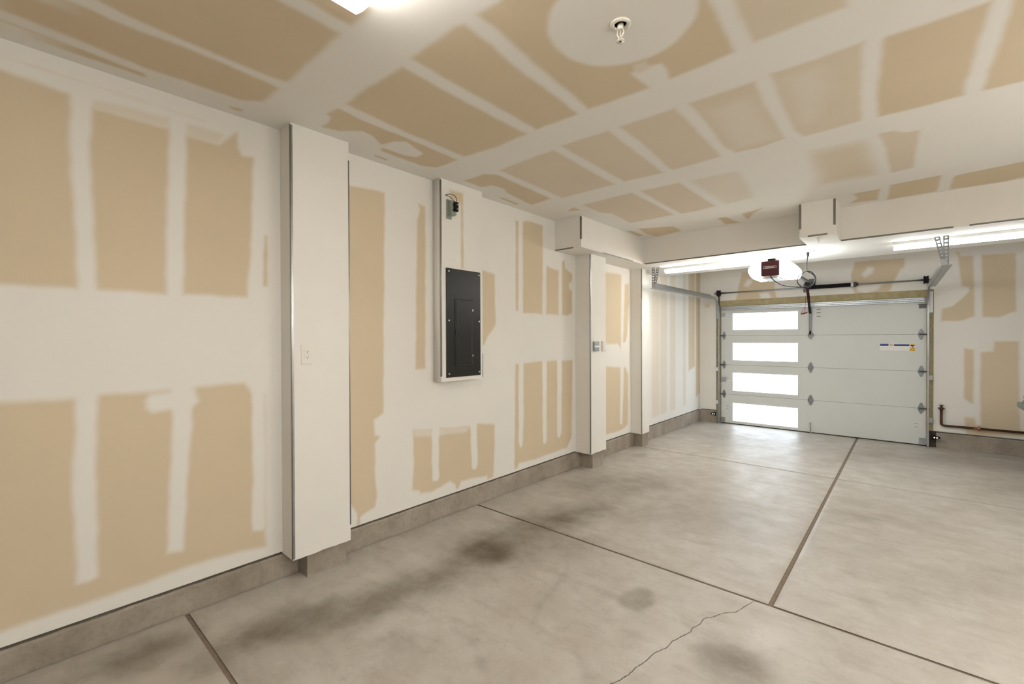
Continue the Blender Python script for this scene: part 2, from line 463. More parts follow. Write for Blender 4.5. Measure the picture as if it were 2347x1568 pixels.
CEIL = [
 ('p', .010, [(25,50),(50,64),(62,68),(179,111),(332,170),(332,176),(179,125),(90,89),(69,82),(49,68)]),
 ('p', .006, [(524,243),(557,251),(553,256),(534,251)]),
 ('p', .014, [(10,14),(25,-20),(150,-8),(164,0),(256,46),(345,80),(435,113),(600,184),(640,202),(602,233),(550,229),(435,189),(332,156),(179,91),(70,48),(25,31)]),
 ('p', .014, [(130,-40),(220,0),(332,55),(435,98),(600,169),(657,188),(700,152),(747,107),(780,77),(717,42),(641,2),(540,-60)]),
 ('p', .014, [(590,-60),(704,0),(755,31),(805,58),(835,38),(850,20),(700,-90)]),
 # middle row
 ('p', .008, [(776,249),(830,276),(920,312),(1050,367),(999,384),(963,379),(874,346),(876,339),(927,356),(953,360),(971,353),(953,341),(932,325),(902,325),(874,332),(856,312),(830,300),(779,301),(737,290),(753,279),(757,269),(748,261)]),
 ('p', .006, [(858,354),(889,365),(884,368),(858,358)]),
 ('p', .014, [(792,238),(840,203),(895,170),(923,153),(1043,222),(1125,265),(1206,307),(1140,336),(1064,359),(920,298)]),
 ('p', .014, [(943,134),(1000,92),(1043,61),(1064,57),(1130,107),(1181,153),(1266,215),(1324,261),(1230,297),(1181,268),(1064,204)]),
 ('p', .014, [(1092,33),(1143,2),(1180,-30),(1400,-200),(1590,-120),(1610,-40),(1625,0),(1645,41),(1676,102),(1684,119),(1535,182),(1482,203),(1400,233),(1347,250),(1322,225),(1220,141),(1130,61)]),
 ('m', .012, [(1445,168),(1489,151),(1515,146),(1529,160),(1536,185),(1500,205),(1470,188)]),
 ('h', .012, [(1451,150),(1480,140),(1490,155),(1460,170)]),
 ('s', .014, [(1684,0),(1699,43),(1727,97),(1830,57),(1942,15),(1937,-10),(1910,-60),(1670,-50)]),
 # row between the second and third joints
 ('p', .012, [(1064,414),(1110,399),(1141,401),(1200,428),(1263,455),(1217,470),(1164,443),(1153,432),(1128,425),(1102,429)]),
 ('p', .006, [(1143,453),(1152,453),(1189,467),(1184,470)]),
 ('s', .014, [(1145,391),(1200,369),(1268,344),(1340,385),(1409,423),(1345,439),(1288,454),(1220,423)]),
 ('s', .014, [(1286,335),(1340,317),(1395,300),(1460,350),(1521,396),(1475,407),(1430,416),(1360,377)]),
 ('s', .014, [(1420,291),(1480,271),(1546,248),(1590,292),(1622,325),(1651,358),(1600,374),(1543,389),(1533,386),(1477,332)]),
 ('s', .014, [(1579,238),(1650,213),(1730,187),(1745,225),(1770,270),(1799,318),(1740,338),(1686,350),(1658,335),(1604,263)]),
 ('h', .05, [(1625,255),(1700,228),(1722,225),(1760,295),(1780,315),(1690,340)]),
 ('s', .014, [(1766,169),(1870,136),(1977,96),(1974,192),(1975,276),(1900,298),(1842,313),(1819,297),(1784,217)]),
 ('h', .05, [(1800,180),(1880,155),(1900,200),(1860,280),(1840,285)]),
 ('p', .014, [(2028,86),(2150,45),(2272,4),(2256,60),(2240,100),(2226,151),(2210,200),(2210,219),(2110,245),(2014,268),(2011,205),(2019,147),(2024,100)]),
 ('p', .014, [(2325,-10),(2310,40),(2292,100),(2266,158),(2254,207),(2347,186),(2500,150),(2560,-90),(2400,-60)]),
 # row between the third and fourth joints
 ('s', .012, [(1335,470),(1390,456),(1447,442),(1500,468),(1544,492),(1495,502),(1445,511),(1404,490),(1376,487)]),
 ('p', .010, [(1302,484),(1314,475),(1332,482)]),
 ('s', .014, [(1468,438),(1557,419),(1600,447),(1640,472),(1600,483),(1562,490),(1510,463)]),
 ('h', .03, [(1582,414),(1690,392),(1715,425),(1725,452),(1665,468),(1625,442)]),
 ('h', .04, [(1855,346),(1982,319),(2012,401),(1879,424)]),
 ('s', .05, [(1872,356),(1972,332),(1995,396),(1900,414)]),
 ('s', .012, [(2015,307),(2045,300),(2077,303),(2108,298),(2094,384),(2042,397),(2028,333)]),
 # strip along the beam
 ('p', .010, [(1463,524),(1545,519),(1562,529),(1504,543),(1480,535)]),
 ('p', .008, [(1437,529),(1450,530),(1476,540),(1462,542)]),
 ('p', .010, [(1645,500),(1665,498),(1697,511),(1662,514)]),
 ('p', .010, [(1700,490),(1750,476),(1728,488),(1714,504)]),
 ('p', .010, [(1955,444),(2017,433),(2012,458),(1949,466),(1966,454)]),
 ('p', .010, [(2040,424),(2159,401),(2147,438),(2034,458)]),
 ('p', .010, [(2187,403),(2347,370),(2420,352),(2400,392),(2301,416),(2175,435)]),
]
FRONT = [
 ('p', .014, [(1702,624),(1779,620),(1775,665),(1783,689),(1686,694),(1694,650)]),
 ('m', .02, [(1706,655),(1712,642),(1722,640),(1724,648),(1714,658)]),
 ('m', .02, [(1740,672),(1760,670),(1770,686),(1745,690)]),
 ('p', .014, [(1960,600),(2073,591),(2073,611),(2063,620),(2048,646),(2030,690),(1966,690),(1951,654),(1951,630)]),
 ('m', .02, [(1975,628),(1990,612),(2003,614),(2000,626),(1982,636)]),
 ('m', .02, [(1962,655),(2025,648),(2012,664),(1985,672),(1965,668)]),
 ('p', .012, [(2190,578),(2199,577),(2202,587),(2231,586),(2233,660),(2234,725),(2199,736),(2157,736),(2159,708),(2184,702),(2201,687),(2222,667),(2220,658),(2204,655),(2196,589)]),
 ('p', .012, [(2250,584),(2328,580),(2329,714),(2310,719),(2291,727),(2252,727)]),
 ('p', .014, [(2210,799),(2233,801),(2231,924),(2224,924),(2210,913)]),
 ('p', .014, [(2248,807),(2277,806),(2278,782),(2335,783),(2337,934),(2340,985),(2360,1000),(2215,1000),(2210,956),(2232,958),(2238,975),(2248,974),(2246,900)]),
 ('p', .02, [(1617,698),(1627,698),(1627,704),(1617,704)]),
]
CHASE = [
 ('p', .010, [(1030,434),(1061,443),(1063,596),(1062,616),(1057,614),(1056,470),(1050,462),(1032,455)]),
]
VAL = {'p': (0, 1), 'm': (1, 1), 'h': (1, .5)}
def trace(lst, fn):
    out = []
    for k, fe, pts in lst:
        v, a = VAL.get(k, (1, 1))
        if k == 'h': v, a = .55, 1
        if k == 'c': v, a = .7, 1
        if k == 's': v, a = .26, 1      # paper colour shifted part way towards compound
        out.append((v, fe*1.5, a, [fn(p) for p in pts]))
    return out

# ================================================================== THE SETTING
# ---- left wall
us = span((YB, -.2, .2), (-.2, 5.0, .010), (5.0, 8.8, .016)); vs = span((ZCURB+.006, ZCEIL, .010))
mud = paint(us, vs, 1, trace(LEFT, lambda p: tuple(onX(p, XW)[1:])))
g = grid(lambda u, v: np.stack([np.full_like(u, XW), u, v], 1), us, vs)
wl = mesh_np('wall_left', [g, boxparts(XW-.12, XW-.016, YB, YD+.1, ZCURB-.002, ZCEIL)], M_DRY, {'mud': [mud, np.ones(8)]}, kind='structure')
tag(wl, 'left drywall wall with bare paper sheets and taped joints', 'wall')

def bead_L(par, x, y0, z0, z1, w=.011, sx=1, sy=-1, t=.0018, mt=None):
    # L-shaped galvanized corner bead on a vertical outer corner at (x, y0)
    mb = MB()
    mb.box(x-w*sx, x+t*sx, y0+t*sy, y0-.0002*sy, z0, z1)
    mb.box(x-.0002*sx, x+t*sx, y0+t*sy, y0-w*sy, z0, z1)
    mb.tube([(x+t*.4*sx, y0+t*.4*sy, z0), (x+t*.4*sx, y0+t*.4*sy, z1)], t*1.6, 8)
    return mb.build('corner_bead', mt or M_BEAD, par)
def ragged_box(x0, x1, y0, y1, z0, z1, amp=.006):
    # plain finished box with a slightly ragged lower edge on its front
    mb = MB(); n = 14; f = []; lo = []
    for i in range(n+1):
        y = y0+(y1-y0)*i/n; z = z0+(random.random()-.5)*amp if 0 < i < n else z0
        lo.append((x1, y, z))
    hi = [(x1, p[1], z1) for p in lo]
    mb.add(lo+hi, [(i, i+1, n+2+i, n+1+i) for i in range(n)])
    back = [(x0, p[1], p[2]) for p in lo]
    mb.add(lo+back, [(i, n+1+i, n+2+i, i+1) for i in range(n)])
    mb.add([(x0, y0, z0), (x1, y0, z0), (x1, y0, z1), (x0, y0, z1)], [(0, 1, 2, 3)])
    mb.add([(x0, y1, z0), (x1, y1, z0), (x1, y1, z1), (x0, y1, z1)], [(3, 2, 1, 0)])
    mb.add([(x0, y0, z1), (x1, y0, z1), (x1, y1, z1), (x0, y1, z1)], [(0, 1, 2, 3)])
    return mb
PIL = [(-2.804, 1.163, 1.541, ZCEIL), (-2.752, 4.507, 4.862, ZBEAM), (-2.792, 5.931, 6.172, ZBEAM)]
for i, (x, y0, y1, zt) in enumerate(PIL):
    p = ragged_box(XW-.01, x, y0, y1, ZCURB-.004, zt).build('pilaster', M_MUD, wl)
    bead_L(p, x, y0, ZCURB+.002, zt-(.012 if i == 0 else .004), .013 if i == 0 else .010)
    if i == 0: bead_L(p, x, y1, ZCURB+.1, zt-.12, .005, 1, 1, .0015)
# chase that carries the electrical panel
XC = -2.857; CY0, CY1, CZ = 2.372, 2.850, -.352+ZC
us = span((CY0, CY1, .008)); vs = span((CZ, ZCEIL, .012))
cm = paint(us, vs, 1, trace(CHASE, lambda p: tuple(onX(p, XC)[1:])))
ch = mesh_np('panel_chase', [grid(lambda u, v: np.stack([np.full_like(u, XC), u, v], 1), us, vs), boxparts(XW-.01, XC-.0005, CY0, CY1, CZ, ZCEIL)],
             M_DRY, {'mud': [cm, np.ones(8)]}, wl)
bead_L(ch, XC, CY0, CZ+.045, ZCEIL-.012, .010)
bead_L(ch, XC, CY1, CZ+.01, CZ+.22, .004, 1, 1, .0012)

# ---- ceiling
us = span((XW-.1, XW, .1), (XW, 1.25, .012), (1.25, XR+.1, .15)); vs = span((YB-.1, .25, .2), (.25, 5.66, .012), (5.66, YD+.1, .3))
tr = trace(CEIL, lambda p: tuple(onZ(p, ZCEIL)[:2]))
sc = onZ((1422, 55), ZCEIL)
disc = [(sc[0]+.005+.302*math.cos(a), sc[1]-.01+.302*math.sin(a)) for a in np.linspace(0, 2*math.pi, 40)[:-1]]
tr.append((1, .018, 1, disc))
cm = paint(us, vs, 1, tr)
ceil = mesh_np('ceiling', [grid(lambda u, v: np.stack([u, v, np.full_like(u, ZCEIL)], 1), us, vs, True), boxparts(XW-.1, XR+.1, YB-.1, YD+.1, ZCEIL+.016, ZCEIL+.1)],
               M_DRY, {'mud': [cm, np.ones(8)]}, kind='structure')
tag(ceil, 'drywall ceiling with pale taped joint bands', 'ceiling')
beam = B(XW-.01, XR, YB0, YB1, ZBEAM, ZCEIL+.01).build('ceiling_beam', M_MUD, ceil)
def hbead(par, x0, x1, y, z, w=.013):
    MB().box(x0, x1, y-.0016, y+.001, z-.001, z+w).box(x0, x1, y-.0016, y+w*.6, z-.0016, z).build('corner_bead', M_BEADD, par)
xa = [onY(p, YB0)[0] for p in ((1478, 607), (1850, 561), (1928, 552), (2185, 522), (2222, 517), (2347, 503))]
hbead(beam, xa[0], xa[1], YB0, ZBEAM); hbead(beam, xa[2], xa[3], YB0, ZBEAM); hbead(beam, xa[4], 2.6, YB0, ZBEAM)
SX, SY = -2.613, 4.095
sof = B(XW-.01, SX, SY, YB0+.01, ZBEAM, ZCEIL+.01).build('soffit_box', M_MUD, ceil)
bead_L(sof, SX, SY, ZCEIL-.25, ZCEIL-.008, .014, mt=M_BEADD)
MB().box(XW+.006, SX-.1, SY-.0016, SY+.001, ZBEAM, ZBEAM+.014).build('corner_bead', M_BEADD, sof)
MB().box(SX-.004, SX+.0016, SY+.45, SY+1.2, ZBEAM-.0016, ZBEAM+.008).build('corner_bead', M_BEAD, sof)
BX0, BX1, BY0 = -.795, -.507, 5.185
s2 = B(BX0, BX1, BY0, YB0+.01, ZBEAM, ZCEIL+.01).build('soffit_box', M_MUD, ceil)
bead_L(s2, BX0, BY0, ZCEIL-.25, ZCEIL-.006, .016, -1, -1, mt=M_BEADD)
bead_L(s2, BX1, BY0, ZCEIL-.25, ZCEIL-.006, .016, 1, -1, mt=M_BEADD)
MB().box(BX0+.07, BX1-.06, BY0-.0016, BY0+.001, ZBEAM, ZBEAM+.016).build('corner_bead', M_BEADD, s2)

# ---- door wall
OL, OR, OT = -2.668, .288, .690+ZC
def fgrid(u, v): return np.stack([u, np.full_like(u, YD), v], 1)
tr = trace(FRONT, lambda p: tuple(onY(p, YD)[::2]))
parts, at = [], []
for us, vs in ((span((XW, OL, .02)), span((ZCURB+.006, ZCEIL, .02))),
               (span((OL, OR, .012)), span((OT, ZCEIL, .012))),
               (span((OR, 1.25, .012), (1.25, XR, .3)), span((ZCURB+.006, ZCEIL, .012)))):
    parts.append(grid(fgrid, us, vs)); at.append(paint(us, vs, 1, tr))
for bx in ((XW-.1, OL, YD+.016, YD+.12, ZCURB, ZCEIL), (OL, OR, YD+.016, YD+.12, OT, ZCEIL), (OR, XR+.1, YD+.016, YD+.12, ZCURB, ZCEIL)):
    parts.append(boxparts(*bx)); at.append(np.ones(8))
wf = mesh_np('wall_front', parts, M_DRY, {'mud': at}, kind='structure')
tag(wf, 'drywall wall around the garage door with taped patches', 'wall')
# ---- unseen walls close the room
for nm, bx, lb in (('wall_right', (XR, XR+.12, YB, YD+.1, -.12, ZCEIL), 'right drywall wall facing the panel wall'), ('wall_back', (XW-.1, XR+.1, YB-.12, YB, -.02, ZCEIL), 'back drywall wall opposite the garage door')):
    w = B(*bx).build(nm, M_MUD); tag(w, lb, 'wall', kind='structure')

# ---- jamb lumber around the opening
zf = floor_z(YD)
jb = MB().box(OR-.075, OR+.004, YD+.012, YD+.14, zf+.23, OT).build('trim_1', M_WOOD); tag(jb, 'greenish treated lumber jamb beside the water pipe', 'door jamb', kind='structure')
MB().box(OR-.07, OR+.03, YD+.006, YD+.13, zf, zf+.228).build('jamb_base', simple('wet_dark_lumber', (.05, .04, .03, 1), .9), jb)
jb = MB().box(OL-.004, OL+.07, YD+.012, YD+.14, zf+.02, OT).build('trim_2', M_WOOD); tag(jb, 'greenish treated lumber jamb near the left wall', 'door jamb', kind='structure')
hd = MB().box(OL+.07, OR-.075, YD+.012, YD+.14, .585+ZC, OT+.004).build('trim_3', M_WOOD); tag(hd, 'greenish treated lumber header above the garage door', 'door header', kind='structure')

# ---- concrete curbs
def curb(name, pts, z_top, label, stubs=()):
    # pts: plan polyline of the face; rough top edge
    mb = MB()
    for (xa, ya, xb, yb, nx, ny, dep) in pts:
        L = math.hypot(xb-xa, yb-ya); n = max(2, int(L/.06)); top = []; bot = []; bk = []
        for i in range(n+1):
            t = i/n; x, y = xa+(xb-xa)*t, ya+(yb-ya)*t
            j = (random.random()-.5)*.006
            top.append((x-nx*(.004+random.random()*.004), y-ny*(.004+random.random()*.004), z_top+j))
            bot.append((x, y, z_top-.012+j*.5)); bk.append((x-nx*dep, y-ny*dep, z_top))
        base = [(p[0], p[1], floor_z(p[1])-.02) for p in bot]
        k = n+1
        mb.add(base+bot, [(i, i+1, k+i+1, k+i) for i in range(n)])
        mb.add(bot+top, [(i, i+1, k+i+1, k+i) for i in range(n)])
        mb.add(top+bk, [(i, i+1, k+i+1, k+i) for i in range(n)])
        mb.add([base[0], bot[0], top[0], bk[0], (bk[0][0], bk[0][1], base[0][2])], [(0, 1, 2, 3, 4)])
        mb.add([base[-1], bot[-1], top[-1], bk[-1], (bk[-1][0], bk[-1][1], base[-1][2])], [(4, 3, 2, 1, 0)])
    o = mb.build(name, M_CURB, None, 0, (0, 0, 0)); tag(o, label, 'curb', kind='structure')
    for (x0, x1, y0, y1, zt) in stubs:
        B(x0, x1, y0, y1, floor_z(y1)-.02, zt).build('curb_pier', M_CURB, o, .003)
    return o
zc = ZCURB-.012
curb('baseboard_left', [(XW-.001, YB, XW-.001, YD+.03, 1, 0, .1)], zc, 'low concrete curb under the left wall',
     [(XW-.005, -2.833, 1.262, 1.527, ZCURB-.012), (XW-.005, -2.782, 4.60, 4.848, ZCURB-.012), (XW-.005, -2.822, 6.012, 6.19, ZCURB-.012)])
curb('baseboard_front', [(OR+.03, YD+.004, XR, YD+.004, 0, -1, .1), (XW, YD+.004, OL+.01, YD+.004, 0, -1, .1)], zc, 'low concrete curb under the door wall')

# ---- floor: sub-base and cast slabs with open joints
fl = MB().add([(XW-.1, YB-.1, floor_z(YB)-.009), (XR+.1, YB-.1, floor_z(YB)-.009), (XR+.1, 9.0, floor_z(9.0)-.009), (XW-.1, 9.0, floor_z(9.0)-.009),
               (XW-.1, YB-.1, -.15), (XR+.1, YB-.1, -.15), (XR+.1, 9.0, -.25), (XW-.1, 9.0, -.25)],
              [(0, 1, 2, 3), (7, 6, 5, 4), (0, 4, 5, 1), (1, 5, 6, 2), (2, 6, 7, 3), (3, 7, 4, 0)]).build('floor', M_JOINT, None, 0, (0, 0, 0))
tag(fl, 'bare concrete garage floor with control joints and stains', 'floor', kind='structure')
def ell(cx, cy, rx, ry, rot=0, n=18):
    c, s = math.cos(rot), math.sin(rot)
    return [(cx+rx*math.cos(a)*c-ry*math.sin(a)*s, cy+rx*math.cos(a)*s+ry*math.sin(a)*c) for a in np.linspace(0, 2*math.pi, n+1)[:-1]]
STAIN_DARK = [  # stains and darker patches: amount, feather in metres, outline in photograph pixels
 (.85, .10, ell(1115, 1266, 55, 24)), (.42, .16, ell(1110, 1268, 105, 42)),
 (.6, .16, [(480,1490),(700,1392),(880,1338),(1030,1290),(1090,1310),(1000,1365),(850,1408),(700,1462),(540,1510)]),
 (.4, .12, ell(640, 1430, 120, 28, -.35)), (.3, .12, ell(800, 1420, 110, 24, -.3)),
 (.55, .2, ell(1300, 1182, 120, 22, -.25)), (.48, .2, ell(1210, 1212, 110, 26, -.2)), (.32, .2, ell(1250, 1250, 140, 30)),  # broad soft darker patches
 (.34, .25, ell(1440, 1112, 120, 26)), (.2, .3, ell(1560, 1180, 160, 30)),
 (.42, .03, ell(1458, 1376, 42, 28, -.2)), (.12, .015, ell(1454, 1380, 14, 9)), (.18, .04, ell(1402, 1364, 12, 8)),
 (.6, .12, ell(1690, 1530, 70, 40, .3)), (.35, .15, ell(1650, 1490, 60, 40)),
 (.55, .10, ell(330, 1500, 120, 26, -.35)), (.4, .1, ell(240, 1540, 90, 30, -.3)), (.4, .08, ell(470, 1530, 60, 20)),
 (.35, .04, ell(1466, 1044, 16, 4)),
 (.22, .10, ell(2000, 1042, 45, 8)), (.22, .15, ell(1985, 1188, 80, 12, .15)), (.18, .1, ell(1980, 1248, 60, 8, .15)),
 (.2, .2, ell(2230, 1062, 150, 14, .12)), (.16, .2, ell(2290, 1330, 120, 40)), (.15, .2, ell(2100, 1370, 120, 30)), (.18, .2, ell(2320, 1125, 60, 10, .1)),
 (.3, .05, ell(880, 1400, 25, 8, -.3)), (.18, .05, ell(905, 1470, 50, 18)), (.14, .04, ell(1290, 1440, 14, 9)),
 (.25, .03, [(1050,1448),(1090,1470),(1105,1500),(1112,1540),(1100,1540),(1090,1505),(1072,1475)]),
 (.2, .02, [(1300,1290),(1270,1340),(1235,1380),(1215,1430),(1225,1430),(1245,1385),(1280,1350),(1306,1300)]),
 (.24, .03, [(1312,1490),(1330,1500),(1350,1540),(1345,1568),(1330,1540)]),
]
STW = [(1, fe, a, [tuple(onF(p)[:2]) for p in pts]) for a, fe, pts in STAIN_DARK]
CRACK = [tuple(onF(p)[:2]) for p in ((1790,1352),(1765,1362),(1756,1376),(1728,1378),(1706,1391),(1688,1403),(1660,1405),(1635,1414),(1614,1418),(1603,1432),(1586,1440),(1583,1449),(1570,1455),(1552,1465),(1540,1470),(1530,1484),(1508,1493),(1496,1500),(1478,1518),(1460,1528),(1440,1548),(1415,1562),(1392,1572),(1340,1620),(1240,1720))]
def signed_line(U, V, line):
    best = np.full(U.shape, 1e9); sg = np.full(U.shape, .5)
    for (x0, y0), (x1, y1) in zip(line[:-1], line[1:]):
        dx, dy = x1-x0, y1-y0; L = dx*dx+dy*dy
        t = np.clip(((U-x0)*dx+(V-y0)*dy)/L, 0, 1); d = np.hypot(U-x0-t*dx, V-y0-t*dy)
        s = np.sign(dx*(V-y0)-dy*(U-x0)); s[s == 0] = 1
        up = d < best-1e-9; best = np.where(up, d, best); sg = np.where(up, s*np.maximum(d, 1e-5), sg)
    return sg
def slab(x0, x1, y0, y1, crack=None):
    xs = [];
    for a, b, st in ((x0, min(x1, 1.3), .014), (max(x0, 1.3), x1, .3)):
        if b > a+1e-6: xs.append((a, b, st))
    ys = []
    for a, b, st in ((y0, min(y1, .35), .2), (max(y0, .35), y1, .014)):
        if b > a+1e-6: ys.append((a, b, st))
    us, vs = span(*xs), span(*ys)
    st = paint(us, vs, 0, STW, .02)
    U, V = np.meshgrid(us, vs, indexing='ij'); ck = np.full(U.shape, .5)
    if crack:
        for ln in crack:
            s = signed_line(U, V, ln); ck = np.where(np.abs(s) < np.abs(ck), s, ck)
    # edges of each slab are tooled down a little
    def pt(u, v):
        e = np.minimum(np.minimum(u-x0, x1-u), np.minimum(v-y0, y1-v))
        return np.stack([u, v, -FS*v-.004*np.clip(1-e/.015, 0, 1)], 1)
    g = grid(pt, us, vs)
    z0, z1 = -FS*y0, -FS*y1
    sk = np.array([(x0,y0,z0-.004),(x1,y0,z0-.004),(x1,y1,z1-.004),(x0,y1,z1-.004),(x0,y0,z0-.05),(x1,y0,z0-.05),(x1,y1,z1-.05),(x0,y1,z1-.05)], float)
    sq = np.array([(4,5,1,0),(5,6,2,1),(6,7,3,2),(7,4,0,3)])
    return mesh_np('concrete_slab', [g, (sk, sq)], M_FLOOR, {'stain': [st, np.full(8, .5)], 'crack': [ck, np.full(8, .5)]}, fl)
JX, JY0, JY1, JY2 = -.578, .658, 2.868, 6.032
slab(XW+.003, XR+.05, YB-.05, JY0-.011)
slab(XW+.003, XR+.05, JY0+.011, JY1-.010, [CRACK])
slab(XW+.003, JX-.013, JY1+.010, JY2-.006); slab(JX+.013, XR+.05, JY1+.010, JY2-.005)
slab(XW+.003, JX-.014, JY2+.006, 8.95); slab(JX+.014, XR+.05, JY2+.004, 8.95)

# ================================================================== GARAGE DOOR
DX0, DX1 = -2.586, .218
ZS = [-1.557+ZC, -1.028+ZC, -.490+ZC, .047+ZC, .580+ZC]
gd = thing('garage_door', ((DX0+DX1)/2, YDOOR+.02, ZS[0]), 'white sectional garage door with a column of four frosted windows', 'garage door')
WX0, WX1 = -2.412, -1.345
PZ = [(-1.535, -1.155), (-.985, -.602), (-.428, -.060), (.122, .475)]
for i in range(4):
    z0, z1 = ZS[i]+.0022, ZS[i+1]-.0022; y0, y1 = YDOOR, YDOOR+.045
    a, b = PZ[i][0]+ZC, PZ[i][1]+ZC
    a = max(a, z0+.012)
    mb = MB().box(DX0, WX0, y0, y1, z0, z1).box(WX1, DX1, y0, y1, z0, z1).box(WX0, WX1, y0, y1, z0, a).box(WX0, WX1, y0, y1, b, z1)
    sec = mb.build('door_section', M_DOOR, gd)
    if i: B(DX0+.001, DX1-.001, y0+.0025, y0+.03, ZS[i]-.0022, ZS[i]+.0022).build('seam_shade', M_SEAM, sec)  # grey strip put in for the shade inside the section gap
    w = .028
    fr = MB()
    for q in ((WX0, WX0+w, a, b), (WX1-w, WX1, a, b), (WX0+w, WX1-w, a, a+w), (WX0+w, WX1-w, b-w, b)):
        fr.box(q[0], q[1], y0-.006, y0+.02, q[2], q[3])
    fr.build('window_frame', M_FRAME, sec, .002)
    MB().box(WX0+w-.004, WX1-w+.004, y0+.004, y0+.012, a+w-.004, b-w+.004).build('window_pane', M_PANE, sec)
B(DX0, DX1, YDOOR+.004, YDOOR+.04, zf-.004, ZS[0]+.004).build('bottom_seal', M_SEAL, gd)
# top strut
st = [(YDOOR-.002, .575), (YDOOR-.05, .575), (YDOOR-.05, .562), (YDOOR-.042, .555), (YDOOR-.042, .535), (YDOOR-.05, .528), (YDOOR-.05, .512), (YDOOR-.002, .512)]
MB().prism([(y, z+ZC) for y, z in st], 0, DX0+.02, DX1-.03).build('top_strut', M_GALV, gd)
def hinge(x, z, w=.076, h=.178, roller=0):
    y = YDOOR
    pts = [(x-w/2, z-.018), (x-.012, z-h/2+.006), (x, z-h/2), (x+.012, z-h/2+.006), (x+w/2, z-.018), (x+w/2, z+.018), (x+.012, z+h/2-.006), (x, z+h/2), (x-.012, z+h/2-.006), (x-w/2, z+.018)]
    hg = MB().prism(pts, 1, y-.004, y+.0005).build('hinge', M_HINGE, gd)
    MB().tube([(x-w/2, y-.012, z), (x+w/2, y-.012, z)], .009, 10).box(x-w/2, x-w/2+.004, y-.024, y, z-.016, z+.016).box(x+w/2-.004, x+w/2, y-.024, y, z-.016, z+.016).build('hinge_knuckle', M_GALV, hg)
    if roller:
        a, b = (x-.02, x+.075) if roller > 0 else (x+.02, x-.075)
        MB().tube([(a, y-.03, z), (b, y-.03, z)], .007, 10).build('roller_stem', M_DARKST, hg)
        e = b+.012*roller
        MB().tube([(b-.004*roller, y-.055, z), (e, y-.055, z)], .02, 14).tube([(b, y-.03, z), (b, y-.055, z)], .007, 8).build('roller', M_DARKST, hg)
for z in ZS[1:3]: hinge(-1.19, z)
hinge(-1.19, ZS[3], .076, .15)
for z in ZS[1:4]: hinge(.158, z, .07, .165, 1); hinge(-2.535, z, .06, .15, -1)
# operator bracket above the middle hinge
MB().box(-1.215, -1.209, YDOOR-.022, YDOOR, .06+ZC, .56+ZC).box(-1.182, -1.176, YDOOR-.022, YDOOR, .06+ZC, .56+ZC).box(-1.215, -1.176, YDOOR-.004, YDOOR, .06+ZC, .56+ZC).build('operator_bracket', M_HINGE, gd)
for x0, x1, z0, z1, mt in ((DX0+.004, DX0+.065, .395, .465, M_GALV), (DX1-.085, DX1-.012, .425, .485, M_DARKST)):
    MB().box(x0, x1, YDOOR-.014, YDOOR, z0+ZC, z1+ZC).box(x0-.01, x1+.01, YDOOR-.03, YDOOR-.014, z1-.008+ZC, z1+ZC).build('top_roller_bracket', mt, gd)
for x0, x1 in ((DX0+.004, DX0+.068), (DX1-.082, DX1-.012)):
    MB().box(x0, x1, YDOOR-.004, YDOOR, ZS[0]+.008, ZS[0]+.1).box(x0, x0+.004, YDOOR-.02, YDOOR, ZS[0]+.008, ZS[0]+.1).box(x0-.01, x1, YDOOR-.03, YDOOR, ZS[0]+.004, ZS[0]+.012).build('bottom_bracket', M_GALV, gd)
lh = MB().tube([(-1.194, YDOOR-.004, -1.395+ZC), (-1.193, YDOOR-.03, -1.42+ZC), (-1.189, YDOOR-.034, -1.48+ZC), (-1.187, YDOOR-.026, -1.53+ZC), (-1.186, YDOOR-.003, -1.545+ZC)], .009, 8).build('lift_handle', M_GALV, gd)
for z, x in ((-1.39, -1.194), (-1.545, -1.187)): MB().lathe([(.018, -.005), (.018, 0)], (x, YDOOR, z+ZC), 1, 14).build('handle_rosette', M_SHEET, lh)
lk = MB().box(-2.583, -2.505, YDOOR-.022, YDOOR, -.795+ZC, -.722+ZC).box(-2.585, -2.496, YDOOR-.026, YDOOR, -.725+ZC, -.717+ZC).box(-2.502, -2.495, YDOOR-.026, YDOOR, -.775+ZC, -.717+ZC).build('side_lock', M_GALV, gd)
MB().box(-2.5, -2.425, YDOOR-.016, YDOOR-.004, -.79+ZC, -.766+ZC).lathe([(.012, -.03), (.012, -.002)], (-2.42, YDOOR, -.776+ZC), 1, 12).build('lock_bolt', M_SHEET, lk)
# printed labels on the second section
def sticker(px0, px1, mt, nm='label_print', t=.0012):
    a, b = onY(px0, YDOOR), onY(px1, YDOOR)
    return B(a[0], b[0], YDOOR-t, YDOOR+.0003, a[2], b[2]).build(nm, mt, gd)
sticker((2016, 788), (2086, 804), M_LBL, 'clear_label', .0006)
sticker((2017, 788.2), (2036.5, 792.8), M_BLUE); sticker((2049, 789), (2084.5, 793.2), M_BLUE)
sticker((2038.5, 789), (2047.5, 792.5), M_PEACH)
sticker((2086, 789), (2097, 792.5), M_YEL); sticker((2087.5, 791), (2095, 793.2), M_BLACK, 'label_print', .0016)
sticker((2085, 798), (2097, 805), M_YEL)
mk = [onY(p, YDOOR) for p in ((2089, 793.5), (2093, 797.5))]
MB().prism([(mk[0][0], mk[0][2]), (mk[0][0]+.012, mk[0][2]), (mk[1][0]+.006, mk[1][2]), (mk[1][0]-.002, mk[1][2])], 1, YDOOR-.0014, YDOOR).build('label_print', M_BLACK, gd)
for y in (709, 717, 725): sticker((1872, y-.5), (1881, y+.6), M_SLOT, 'date_mark')
for y in (930.5, 936.5): sticker((1664.5, y-.5), (1670, y+.6), M_SLOT, 'date_mark')
for y in (970.8, 978.4): sticker((2096, y-.7), (2104, y+.8), M_RUST, 'date_mark')

